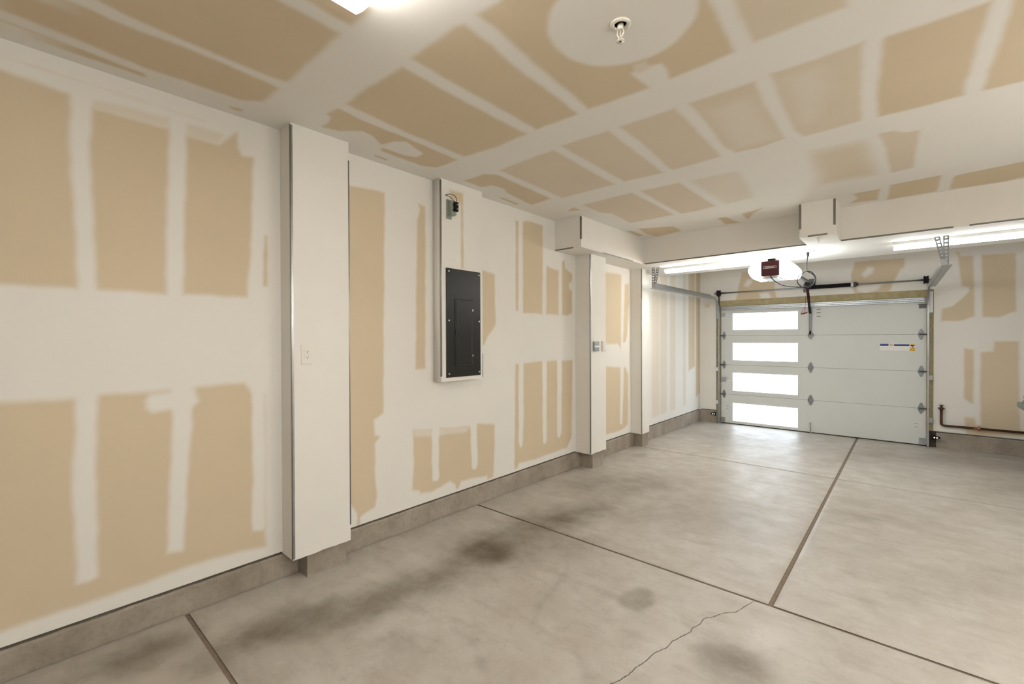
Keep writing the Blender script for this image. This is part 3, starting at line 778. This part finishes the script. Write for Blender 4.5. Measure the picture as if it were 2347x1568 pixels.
# ================================================================== TRACKS
CHN = [(-.011, -.025), (.011, -.025), (.011, -.019), (-.008, -.019), (-.008, .019), (.011, .019), (.011, .025), (-.011, .025)]
def track(X, XE, side, yend, label):
    z0 = floor_z(8.74)+.012; R = .30; zt = .722+ZC
    yv = 8.765
    t = thing('door_track', (X, yv, z0), label, 'track', 'garage door tracks')
    prof = [(p[0]*side, p[1]) for p in CHN]
    MB().sweep(prof, [(X, yv, z0), (X, yv, zt-R)], (1, 0, 0)).build('vertical_track', M_GALV, t)
    arc = [(X, yv-R+R*math.cos(a), zt-R+R*math.sin(a)) for a in np.linspace(0, math.pi/2, 12)]
    MB().sweep(prof, arc, (1, 0, 0)).build('curved_track', M_GALV, t)
    MB().sweep(prof, [(X, yv-R, zt), (XE, yend, zt)], (1, 0, 0)).build('horizontal_track', M_GALV, t)
    # angle iron riveted along the horizontal run
    xq = X+(XE-X)*.05
    MB().bar((xq+side*.0135, yv-R-.1, zt+.012), (XE+side*.0135, yend, zt+.012), .08, .003, (0, 0, 1)).bar((xq+side*.038, yv-R-.1, zt-.027), (XE+side*.038, yend, zt-.027), .05, .003, (1, 0, 0)).build('track_angle', M_GALV, t)
    # rear hanger of perforated angle
    ya = yend+.03
    MB().perf((XE+side*.02, ya, zt-.02), (XE+side*.02, ya, ZBEAM), .042, .003, (1, 0, 0)).build('hanger_strap', M_HINGE, t)
    MB().perf((XE+side*.006, ya+.012, zt+.02), (XE-side*.045, ya+.012, ZBEAM), .042, .003, (1, 0, 0)).build('hanger_strap', M_HINGE, t)
    MB().box(XE-.018, XE+.022, yend-.003, yend+.003, zt-.03, zt+.03).build('end_plate', M_GALV, t)
    # angle iron from the vertical track to the jamb, flag bracket, jamb clips
    MB().box(X+side*.012, X+side*.05, yv+.015, YD+.012, .36+ZC, .66+ZC).box(X+side*.012, X+side*.015, yv-.015, YD+.01, .36+ZC, .66+ZC).build('flag_bracket', M_SHEET if side > 0 else M_GALV, t)
    MB().box(X-side*.004, X+side*.016, yv+.0, YD-.002, .60+ZC, .80+ZC).build('bearing_plate', M_DARKST, t)
    for z in (-.57, -1.18):
        MB().box(X+side*.012, X+side*.048, yv-.012, yv-.008, z-.035+ZC, z+.03+ZC).box(X+side*.011, X+side*.014, yv-.012, YD+.012, z-.03+ZC, z+.03+ZC).build('jamb_bracket', M_GALV if side > 0 else M_SHEET, t)
    return t
track(-2.607, -2.625, -1, 5.955, 'galvanized garage door track near the left wall')
track(.230, .262, 1, 5.975, 'galvanized garage door track on the side of the water pipe')

# ================================================================== TORSION SHAFT
TY, TZ = 8.715, .824+ZC
ts = thing('torsion_shaft', (-1.18, TY, TZ), 'steel torsion shaft with black spring above the garage door', 'torsion spring')
MB().tube([(-2.675, TY, TZ), (.255, TY, TZ)], .0125, 12).build('shaft', M_GALV, ts)
for x in (-2.598, .205):
    MB().lathe([(.03, -.028), (.058, -.026), (.058, -.018), (.05, -.012), (.05, .012), (.058, .018), (.058, .026), (.03, .028)], (x, TY, TZ), 0, 22).build('cable_drum', M_BLACK, ts)
n = 50; hp = []
for i in range(n*10+1):
    a = 2*math.pi*i/10; hp.append((-1.215+.60*i/(n*10), TY+.027*math.cos(a), TZ+.027*math.sin(a)))
MB().tube(hp, .0066, 6).build('spring', M_BLACK, ts)
wc = MB().lathe([(.02, -.05), (.034, -.045), (.034, 0), (.040, .004), (.040, .03), (.022, .034), (.022, .055)], (-.615, TY, TZ), 0, 18).build('winding_cone', M_DARKST, ts)
MB().lathe([(.0345, -.035), (.0345, -.006)], (-.615, TY, TZ), 0, 18).build('paper_tag', M_SHEET, wc)
MB().box(-1.262, -1.235, TY-.02, YD-.002, TZ-.055, TZ+.05).lathe([(.035, -.012), (.035, .012)], (-1.24, TY, TZ), 0, 16).box(-1.29, -1.21, YD-.008, YD-.002, TZ-.07, TZ+.07).build('center_bracket', M_DARKST, ts)

# ================================================================== OPENER
OX, OY = -1.168, 5.885
op = thing('garage_door_opener', (OX, OY+.2, .70+ZC), 'ceiling mounted garage door opener with burgundy cover and lit white lenses', 'opener')
M_LENSW = emit('warm_lit_lens', (1, .88, .70), E_LENS); M_LENSC = emit('cool_lit_lens', (.93, .99, 1), E_LENS)
B(-1.285, -1.09, OY+.02, OY+.42, .70+ZC, .90+ZC).build('housing', M_SHEET, op, .004)
cv = B(-1.282, -1.094, OY-.015, OY+.02, .722+ZC, .892+ZC).build('rear_cover', M_BURG, op, .005)
B(-1.215, -1.137, OY-.004, OY+.07, .892+ZC, .918+ZC).build('terminal_block', M_BLACK, op, .003)
LP = [(-1.285, .702), (-1.365, .698), (-1.40, .735), (-1.424, .785), (-1.422, .822), (-1.385, .872), (-1.33, .898), (-1.285, .902)]
MB().prism([(x, z+ZC) for x, z in LP], 1, OY+.005, OY+.36).build('light_lens', M_LENSW, op, .006)
RP = [(-1.09, .702), (-.965, .695), (-.94, .725), (-.930, .765), (-.935, .80), (-.975, .852), (-1.01, .885), (-1.09, .902)]
MB().prism([(x, z+ZC) for x, z in RP], 1, OY+.005, OY+.36).build('light_lens', M_LENSC, op, .006)
MB().box(-1.26, -1.115, OY-.002, OY+.3, .690+ZC, .703+ZC).build('bottom_tray', M_SHEET, op)
for x in (-1.302, -1.012):
    MB().perf((x, OY+.06, .885+ZC), (x, OY+.06, ZBEAM), .034, .003, (1, 0, 0)).build('mounting_strap', M_GALV, op)
rl = MB().box(OX-.003, OX+.003, OY+.42, 8.70, .866+ZC, .902+ZC).box(OX-.02, OX+.02, OY+.42, 8.70, .862+ZC, .868+ZC).box(OX-.012, OX+.012, OY+.42, 8.70, .899+ZC, .905+ZC).build('rail', M_GALV, op)
MB().tube([(OX-.03, OY+.42, .884+ZC), (OX-.03, 8.66, .884+ZC)], .005, 6).tube([(OX+.03, OY+.42, .884+ZC), (OX+.03, 8.66, .884+ZC)], .005, 6).build('chain', M_DARKST, rl)
MB().box(OX-.025, OX+.025, 8.64, 8.793, .862+ZC, .908+ZC).box(OX-.045, OX+.045, 8.785, 8.797, .862+ZC, .97+ZC).build('header_bracket', M_DARKST, op)
MB().box(OX-.028, OX+.028, 8.24, 8.38, .822+ZC, .862+ZC).box(OX-.008, OX+.008, 8.28, 8.33, .775+ZC, .815+ZC).build('trolley', M_BLACK, op)
ar = MB().bar((OX, 8.305, .80+ZC), (OX-.012, 8.56, .60+ZC), .035, .006, (1, 0, 0)).build('arm', M_BLACK, op)
MB().bar((OX-.008, 8.47, .66+ZC), (OX-.024, 8.725, .44+ZC), .035, .006, (1, 0, 0)).bar((OX-.024, 8.725, .44+ZC), (-1.196, 8.795, .405+ZC), .035, .006, (1, 0, 0)).build('curved_arm', M_BLACK, ar)
rp = MB().tube([(OX-.012, 8.33, .80+ZC), (OX-.022, 8.32, .60+ZC), (OX-.034, 8.315, .405+ZC)], .0035, 6).build('release_cord', M_RED, op)
MB().tube([(OX-.085, 8.30, .375+ZC), (OX-.045, 8.315, .385+ZC), (OX+.0, 8.33, .398+ZC)], [.008, .013, .008], 8).tube([(OX-.085, 8.30, .378+ZC), (OX-.055, 8.31, .45+ZC), (OX-.03, 8.316, .47+ZC)], .003, 6).build('release_handle', M_RED, rp)
# lettering in a thin frame
bz = OY-.0165
bf = MB(); bx0, bx1, z0, z1 = -1.256, -1.125, .806+ZC, .832+ZC
for q in ((bx0, bx1, z0, z0+.003), (bx0, bx1, z1-.003, z1), (bx0, bx0+.003, z0, z1), (bx1-.003, bx1, z0, z1)): bf.box(q[0], q[1], bz, bz+.002, q[2], q[3])
bf.build('badge_frame', M_SHEET, cv)
tc = bpy.data.curves.new('lettering', 'FONT'); tc.body = 'LiftMaster'; tc.size = .024; tc.align_x = 'CENTER'; tc.align_y = 'CENTER'; tc.extrude = .0006
to = bpy.data.objects.new('lettering_src', tc); COL.objects.link(to)
bpy.context.view_layer.update()
me = bpy.data.meshes.new_from_object(to.evaluated_get(bpy.context.evaluated_depsgraph_get()))
bpy.data.objects.remove(to)
me.materials.clear(); me.materials.append(M_SHEET)
lt = bpy.data.objects.new('badge_lettering', me); put(lt, cv)
lt.location = Vector(((bx0+bx1)/2, bz+.0005, (z0+z1)/2))-world_loc(cv); lt.rotation_euler = (math.pi/2, 0, 0)

# ---- power cord with its loop, and the box it plugs into
py = 6.03
pc = MB().tube(crom([(-.842, py, ZBEAM-.01), (-.845, py, .92+ZC), (-.853, py, .84+ZC), (-.852, py, .765+ZC), (-.84, py, .748+ZC), (-.795, py, .715+ZC), (-.772, py, .66+ZC), (-.785, py, .60+ZC),
      (-.835, py, .568+ZC), (-.90, py-.02, .585+ZC), (-.940, py-.03, .645+ZC), (-.915, py-.03, .715+ZC), (-.85, py-.03, .752+ZC), (-.80, py-.02, .735+ZC), (-.765, py-.02, .66+ZC), (-.80, py-.03, .585+ZC),
      (-.87, py-.04, .575+ZC), (-.96, py-.07, .583+ZC), (-1.063, py-.11, .603+ZC), (-1.13, py-.14, .645+ZC), (-1.17, OY-.02, .69+ZC), (-1.186, OY-.012, .722+ZC)], 8), .0052, 8).build('power_cord', M_BLACK)
tag(pc, 'looped black power cord hanging beside the garage door opener', 'cord')
MB().tube([(-.842, py, ZBEAM-.012), (-.843, py, ZBEAM-.06)], [.016, .010], 10).build('cord_plug', M_BLACK, pc)
pl_ = thing('ceiling_receptacle', (-.842, py, ZBEAM-.006), 'white receptacle plate under the beam above the looped cord', 'outlet')
B(-.905, -.78, py-.05, py+.05, ZBEAM-.006, ZBEAM).build('cover_plate', M_SHEET, pl_, .002)
for x in (-.872, -.812): B(x-.014, x+.014, py-.02, py+.02, ZBEAM-.008, ZBEAM-.005).build('receptacle_face', M_WHITE, pl_)

# ================================================================== LIGHTS
def strip_light(x0, x1, y, label):
    t = thing('strip_light', ((x0+x1)/2, y, ZBEAM-.078), label, 'light', 'strip lights under the beam')
    B(x0, x1, y-.055, y+.055, ZBEAM-.03, ZBEAM).build('housing', M_SHEET, t, .002)
    prof = [(y-.05, ZBEAM-.031), (y-.052, ZBEAM-.05), (y-.035, ZBEAM-.072), (y, ZBEAM-.078), (y+.035, ZBEAM-.072), (y+.052, ZBEAM-.05), (y+.05, ZBEAM-.031)]
    MB().prism(prof, 0, x0+.012, x1-.012, True).build('diffuser', emit('strip_diffuser', COOL, E_STRIP), t)
    for a, b in ((x0, x0+.012), (x1-.012, x1)): MB().prism([(p[0]+(p[0]-y)*.04, p[1]-.001) for p in prof], 0, a, b).build('end_cap', M_SHEET, t)
    return t
sl = onZ((1527, 625), ZBEAM-.06); sr = onZ((2045, 571), ZBEAM-.06)
strip_light(sl[0], sl[0]+1.22, 6.12, 'white strip light under the beam, one end hidden behind the garage door opener')
strip_light(sr[0], sr[0]+1.22, 6.12, 'white strip light under the beam, crossing behind the perforated track hanger')
def wrap_light(x0, x1, y0, y1, label, group=None):
    t = thing('ceiling_light', ((x0+x1)/2, (y0+y1)/2, ZCEIL-.08), label, 'light', group)
    B(x0+.005, x1-.005, y0+.004, y1-.004, ZCEIL-.02, ZCEIL).build('housing', M_SHEET, t, .002)
    prof = [(y0, ZCEIL-.02), (y0+.004, ZCEIL-.055), (y0+.03, ZCEIL-.08), (y1-.03, ZCEIL-.08), (y1-.004, ZCEIL-.055), (y1, ZCEIL-.02)]
    MB().prism(prof, 0, x0+.008, x1-.008).build('diffuser', emit('wrap_diffuser', LAMP, E_WRAP), t)
    for a, b in ((x0, x0+.008), (x1-.008, x1)): MB().prism(prof, 0, a, b).build('end_cap', emit('glowing_end_cap', LAMP, 3), t)
wrap_light(-1.575, -.355, .73, .93, 'glowing wraparound ceiling light near the round sprinkler patch')
# two fill lights added over the unseen right-hand bay to brighten the ceiling
def fill_light(x, y0, y1, z, label):
    t = thing('fill_light', (x, (y0+y1)/2, z-.03), label, 'light', 'added fill lights')
    B(x-.03, x+.03, y0, y1, z-.01, z+.03).build('channel', M_SHEET, t, .002)
    for dx in (-.06, .06):
        MB().tube([(x+dx, y0+.02, z), (x+dx, y1-.02, z)], .019, 12).build('tube', emit('fill_tube', (1, .97, .915), E_FILL), t)
    for y in (y0+.01, y1-.01): B(x-.085, x+.085, y-.012, y+.012, z-.024, z+.024).build('lamp_holder', M_SHEET, t, .002)
    for y in (y0+.15, y1-.15):
        MB().tube([(x, y, z+.03), (x, y, ZCEIL)], .004, 6).build('chain', M_GALV, t)
fill_light(2.0, .1, 1.32, 2.02, 'added twin tube fill light hanging over the right bay near the back')
fill_light(2.0, 2.6, 3.82, 2.02, 'added twin tube fill light hanging over the right bay near the beam')

# ================================================================== SPRINKLERS
def sprinkler(x, y, z, label, mt, plate=.043, k=1):
    t = thing('fire_sprinkler', (x, y, z-.075), label, 'sprinkler', 'fire sprinklers')
    K = lambda pr: [(r*k, h*k) for r, h in pr]
    q = lambda pts: [(x+dx*k, y, z+dz*k) for dx, dz in pts]
    MB().lathe(K([(plate, 0), (plate+.001, -.004), (plate-.006, -.010), (plate-.014, -.009), (.026, -.004), (.024, 0)]), (x, y, z), 2, 30).build('escutcheon', mt, t)
    MB().lathe(K([(.013, 0), (.013, -.022), (.009, -.026)]), (x, y, z), 2, 14).build('body', mt, t)
    MB().tube(q([(-.011, -.02), (-.015, -.04), (-.004, -.06)]), .0035*k, 6).tube(q([(.011, -.02), (.015, -.04), (.004, -.06)]), .0035*k, 6).tube(q([(0, -.024), (0, -.058)]), .0028*k, 6).build('frame_arms', mt, t)
    MB().lathe(K([(.004, -.058), (.006, -.066), (.017, -.070), (.017, -.0725), (.004, -.073)]), (x, y, z), 2, 20).build('deflector', mt, t)
    MB().lathe(K([(.004, -.0728), (.004, -.075)]), (x, y, z), 2, 10).build('deflector_screw', M_SLOT, t)
sprinkler(sc[0], sc[1], ZCEIL, 'white pendent fire sprinkler in the round ceiling patch', M_NICKEL)
s2p = onZ((1876, 545), ZBEAM)
sprinkler(s2p[0], s2p[1], ZBEAM, 'small fire sprinkler under the square soffit box', M_NICKEL, .043, .62)

# ================================================================== ELECTRICAL PANEL
y0, z1 = 2.424, .590+ZC; y1, z0 = 2.818, -.320+ZC
ep = thing('electrical_panel', (XC, (y0+y1)/2, z0), 'dark charcoal breaker panel on the drywall chase', 'breaker panel')
B(XC-.002, XC+.008, y0, y1, z0, z1).build('cover', M_PANEL, ep, .0025)
dc = [onX(p, XC+.012) for p in ((1043, 686), (1083, 690), (1083, 838), (1043, 840))]
dy0, dy1, dz0, dz1 = dc[0][1], dc[1][1], dc[3][2], dc[0][2]
rim = MB()
for q in ((dy0-.006, dy0, dz0-.006, dz1+.006), (dy1, dy1+.005, dz0-.006, dz1+.006), (dy0, dy1, dz1, dz1+.006), (dy0, dy1, dz0-.006, dz0)): rim.box(XC+.007, XC+.0085, q[0], q[1], q[2], q[3])
rim.build('door_recess', M_PANELD, ep)
pd = MB().box(XC+.008, XC+.013, dy0+.002, dy1-.002, dz0+.002, dz1-.002).build('panel_door', M_PANEL, ep, .002)
MB().box(XC+.012, XC+.0165, dy0+.014, dy1-.012, dz0+.016, dz1-.016).build('raised_field', M_PANEL, pd, .003)
la = onX((1050, 763), XC+.015)
lo = MB().box(XC+.0155, XC+.019, la[1]-.028, la[1]+.03, la[2]-.022, la[2]+.022).build('latch', M_PANELD, pd, .002)
for z in (dz1-.085, dz0+.085): B(XC+.009, XC+.0155, dy1-.004, dy1+.006, z-.009, z+.009).build('hinge_pin', M_SCREW, pd)
for y in (y0+.028, y1-.018):
    for z in (z1-.026, (z0+z1)/2+.02, z0+.03):
        MB().lathe([(.0085, .007), (.0085, .009), (.005, .012)], (XC, y, z), 0, 12).build('screw', M_SCREW, ep)

# ---- dangling receptacle above it
rc = onX((1027, 478), XC)
dr = thing('dangling_receptacle', (XC, rc[1]+.02, rc[2]-.11), 'unmounted grey metal box with black device and loose wires on the chase', 'receptacle')
ry, rz = rc[1], rc[2]
B(XC-.002, XC+.012, ry-.022, ry+.03, rz-.088, rz+.072).build('mounting_ring', M_BOXZ, dr, .003)
B(XC+.011, XC+.055, ry-.008, ry+.045, rz-.06, rz+.055).build('metal_box', M_BOXZ, dr, .003)
for z in (-.03, .015): B(XC+.054, XC+.057, ry+.003, ry+.018, rz+z, rz+z+.018).build('knockout', M_DARKST, dr)
dv = B(XC+.054, XC+.078, ry+.012, ry+.047, rz-.032, rz+.045).build('device', M_BLACK, dr, .002)
for z in (-.012, .024): MB().lathe([(.005, 0), (.005, .003)], (XC+.078, ry+.034, rz+z), 0, 10).build('terminal_screw', M_SCREW, dv)
MB().tube(crom([(XC+.001, ry-.03, rz+.105), (XC+.03, ry-.005, rz+.112), (XC+.06, ry+.03, rz+.092), (XC+.066, ry+.034, rz+.042)], 6), .0028, 6).build('wire', M_WIRE, dr)
MB().tube(crom([(XC+.001, ry-.028, rz+.103), (XC+.02, ry-.004, rz+.095), (XC+.05, ry+.012, rz+.062), (XC+.066, ry+.022, rz+.043)], 6), .0028, 6).build('wire', M_WIRE, dr)

# ================================================================== WALL DEVICES
XP1 = PIL[0][0]
oc = onX((703, 813), XP1)
wo = thing('wall_outlet', (XP1, oc[1], oc[2]-.06), 'cream duplex outlet on the wide pilaster', 'outlet')
B(XP1-.001, XP1+.006, oc[1]-.036, oc[1]+.036, oc[2]-.058, oc[2]+.058).build('cover_plate', M_WHITE, wo, .002)
B(XP1+.005, XP1+.008, oc[1]-.017, oc[1]+.017, oc[2]-.034, oc[2]+.034).build('receptacle_face', M_WHITE, wo, .001)
for zz in (.018, -.016):
    for yy, w in ((-.0065, .0012), (.0065, .0012)): B(XP1+.0078, XP1+.0083, oc[1]+yy-w, oc[1]+yy+w, oc[2]+zz-.001, oc[2]+zz+.006).build('slot', M_SLOT, wo)
    MB().lathe([(.0026, .0078), (.0026, .0084)], (XP1, oc[1], oc[2]+zz-.008), 0, 10).build('ground_hole', M_SLOT, wo)
XP2 = PIL[1][0]
a, b = onX((1358.5, 783), XP2), onX((1370, 805), XP2)
oc_ = thing('opener_wall_control', (XP2, (a[1]+b[1])/2, b[2]), 'grey door opener push button panel on the second pilaster', 'wall control')
B(XP2-.001, XP2+.022, a[1], b[1], b[2], a[2]).build('case', M_GREYBTN, oc_, .003)
h = a[2]-b[2]
B(XP2+.021, XP2+.026, a[1]+.008, b[1]-.006, b[2]+h*.62, a[2]-.008).build('push_bar', simple('pale_grey_button', (.36, .41, .42, 1), .4), oc_, .002)
B(XP2+.021, XP2+.025, a[1]+.008, b[1]-.006, b[2]+h*.40, b[2]+h*.58).build('middle_button', M_SHEET, oc_, .002)
B(XP2+.021, XP2+.025, a[1]+.008, b[1]-.006, b[2]+.010, b[2]+h*.36).build('lower_button', M_GREYBTN2, oc_, .002)
a, b = onX((1378.5, 782), XP2), onX((1387, 804), XP2)
ks = thing('keypad_station', (XP2, (a[1]+b[1])/2, b[2]), 'slim beige control plate next to the grey push button panel', 'wall control')
B(XP2-.001, XP2+.018, a[1], b[1], b[2], a[2]).build('case', M_WHITE, ks, .003)
B(XP2+.017, XP2+.020, a[1]+.025, b[1]-.012, b[2]+.03, a[2]-.025).build('rocker', M_WHITE, ks, .001)
sw = onY((2258, 790.5), YD)
ls = thing('light_switch', (sw[0], YD, sw[2]-.058), 'cream rocker light switch on the door wall above the copper pipe', 'switch')
B(sw[0]-.036, sw[0]+.036, YD-.006, YD+.001, sw[2]-.058, sw[2]+.058).build('cover_plate', M_WHITE, ls, .002)
B(sw[0]-.017, sw[0]+.017, YD-.009, YD-.005, sw[2]-.034, sw[2]+.034).build('rocker', M_WHITE, ls, .0015)

# ================================================================== PIPE, SENSORS
PYp = YD-.032
pv, pb, pe, pcp = onY((2157.5, 938), PYp), onY((2157.5, 975), PYp), onY((2346, 991.5), PYp), onY((2243, 983), PYp)
zr = pb[2]; r = .0155
wp = thing('water_pipe', (pv[0], PYp, zr), 'brown copper water pipe along the door wall', 'pipe')
MB().tube([(pv[0], PYp, pv[2]), (pv[0], PYp, zr+.035), (pv[0]+.004, PYp, zr+.016), (pv[0]+.016, PYp, zr+.004), (pv[0]+.035, PYp, zr), (pe[0]+.03, PYp, zr)], r, 12).build('pipe_run', M_COPPER, wp)
MB().lathe([(r+.004, -.01), (r+.004, .0), (r+.009, .002), (r+.009, .018), (.012, .03), (.012, .05), (.022, .052), (.022, .058), (.010, .06)], (pv[0], PYp, pv[2]), 2, 16).tube([(pv[0]-.034, PYp, pv[2]+.012), (pv[0]+.034, PYp, pv[2]+.012)], .009, 10).build('valve', M_COPPER, wp)
MB().lathe([(r+.004, -.05), (r+.004, 0), (r+.018, .002), (r+.018, .012), (r+.004, .014), (r+.004, .02)], (pcp[0], PYp, zr), 0, 16).build('coupling', M_COPPER2, wp)
for x in (pv[0]+.1, pe[0]-.08): MB().box(x-.01, x+.01, PYp, YD, zr-.006, zr+.006).build('pipe_strap', M_COPPER, wp)
def sensor(p, sgn, label):
    c = onY(p, 8.75)
    t = thing('safety_sensor', (c[0], 8.75, c[2]-.03), label, 'sensor', 'door safety sensors')
    MB().box(c[0]-.014*sgn, c[0]+.02*sgn, 8.748, 8.754, c[2]-.035, c[2]+.035).box(c[0], c[0]+.07*sgn, 8.742, 8.752, c[2]-.012, c[2]+.012).build('bracket', M_BLACK, t)
    B(c[0]-.012*sgn, c[0]+.05*sgn, 8.725, 8.748, c[2]-.022, c[2]+.022).build('eye_case', M_BLACK, t, .004)
    for dx in (.006, .034): MB().lathe([(.008, -.004), (.008, 0)], (c[0]+dx*sgn, 8.725, c[2]), 1, 10).build('indicator', emit('sensor_indicator', (1, .97, .9), 1.5), t)
sensor((2140, 1002.5), 1, 'black safety sensor at the foot of the jamb beside the copper pipe')
sensor((1639, 948.5), -1, 'black safety sensor low near the left wall')

# ================================================================== BIN
bc = onZ((2341, 911), .82)   # upper left edge of the bin, from its usual height
bt = thing('wheeled_bin', (bc[0]+.36, bc[1]+.05, floor_z(bc[1])), 'dark green wheeled bin with grey green lid rim by the door wall', 'bin')
bx, by, bf0 = bc[0]+.045, bc[1]-.22, floor_z(bc[1])
def frust(mb, x0, x1, y0, y1, z0, X0, X1, Y0, Y1, z1):
    mb.add([(x0,y0,z0),(x1,y0,z0),(x1,y1,z0),(x0,y1,z0),(X0,Y0,z1),(X1,Y0,z1),(X1,Y1,z1),(X0,Y1,z1)], [(0,3,2,1),(4,5,6,7),(0,1,5,4),(1,2,6,5),(2,3,7,6),(3,0,4,7)])
    return mb
mb = MB(); frust(mb, bx+.12, bx+.50, by+.06, by+.48, bf0+.015, bx+.09, bx+.54, by+.03, by+.52, bf0+.52)
frust(mb, bx+.09, bx+.54, by+.03, by+.52, bf0+.52, bx+.03, bx+.56, by, by+.54, bf0+.57)
frust(mb, bx+.03, bx+.56, by, by+.54, bf0+.57, bx+.015, bx+.58, by-.01, by+.55, .70)
mb.build('body', M_GREEN, bt, .006)
mb = MB(); frust(mb, bx-.035, bx+.62, by-.04, by+.58, .675, bx-.035, bx+.62, by-.04, by+.58, .735)
mb.build('lid_rim', M_GREEN2, bt, .012)
mb = MB(); frust(mb, bx-.005, bx+.59, by-.02, by+.56, .733, bx+.02, bx+.56, by+.03, by+.50, .80)
mb.build('lid', M_GREEN2, bt, .015)
MB().tube([(bx+.01, by+.5, .80), (bx+.55, by+.5, .80)], .018, 10).build('handle', M_GREEN, bt)
for x in (bx+.10, bx+.52): MB().lathe([(.09, -.02), (.10, -.01), (.10, .01), (.09, .02)], (x, by+.5, floor_z(by+.5)+.1), 0, 20).build('wheel', M_BLACK, bt)
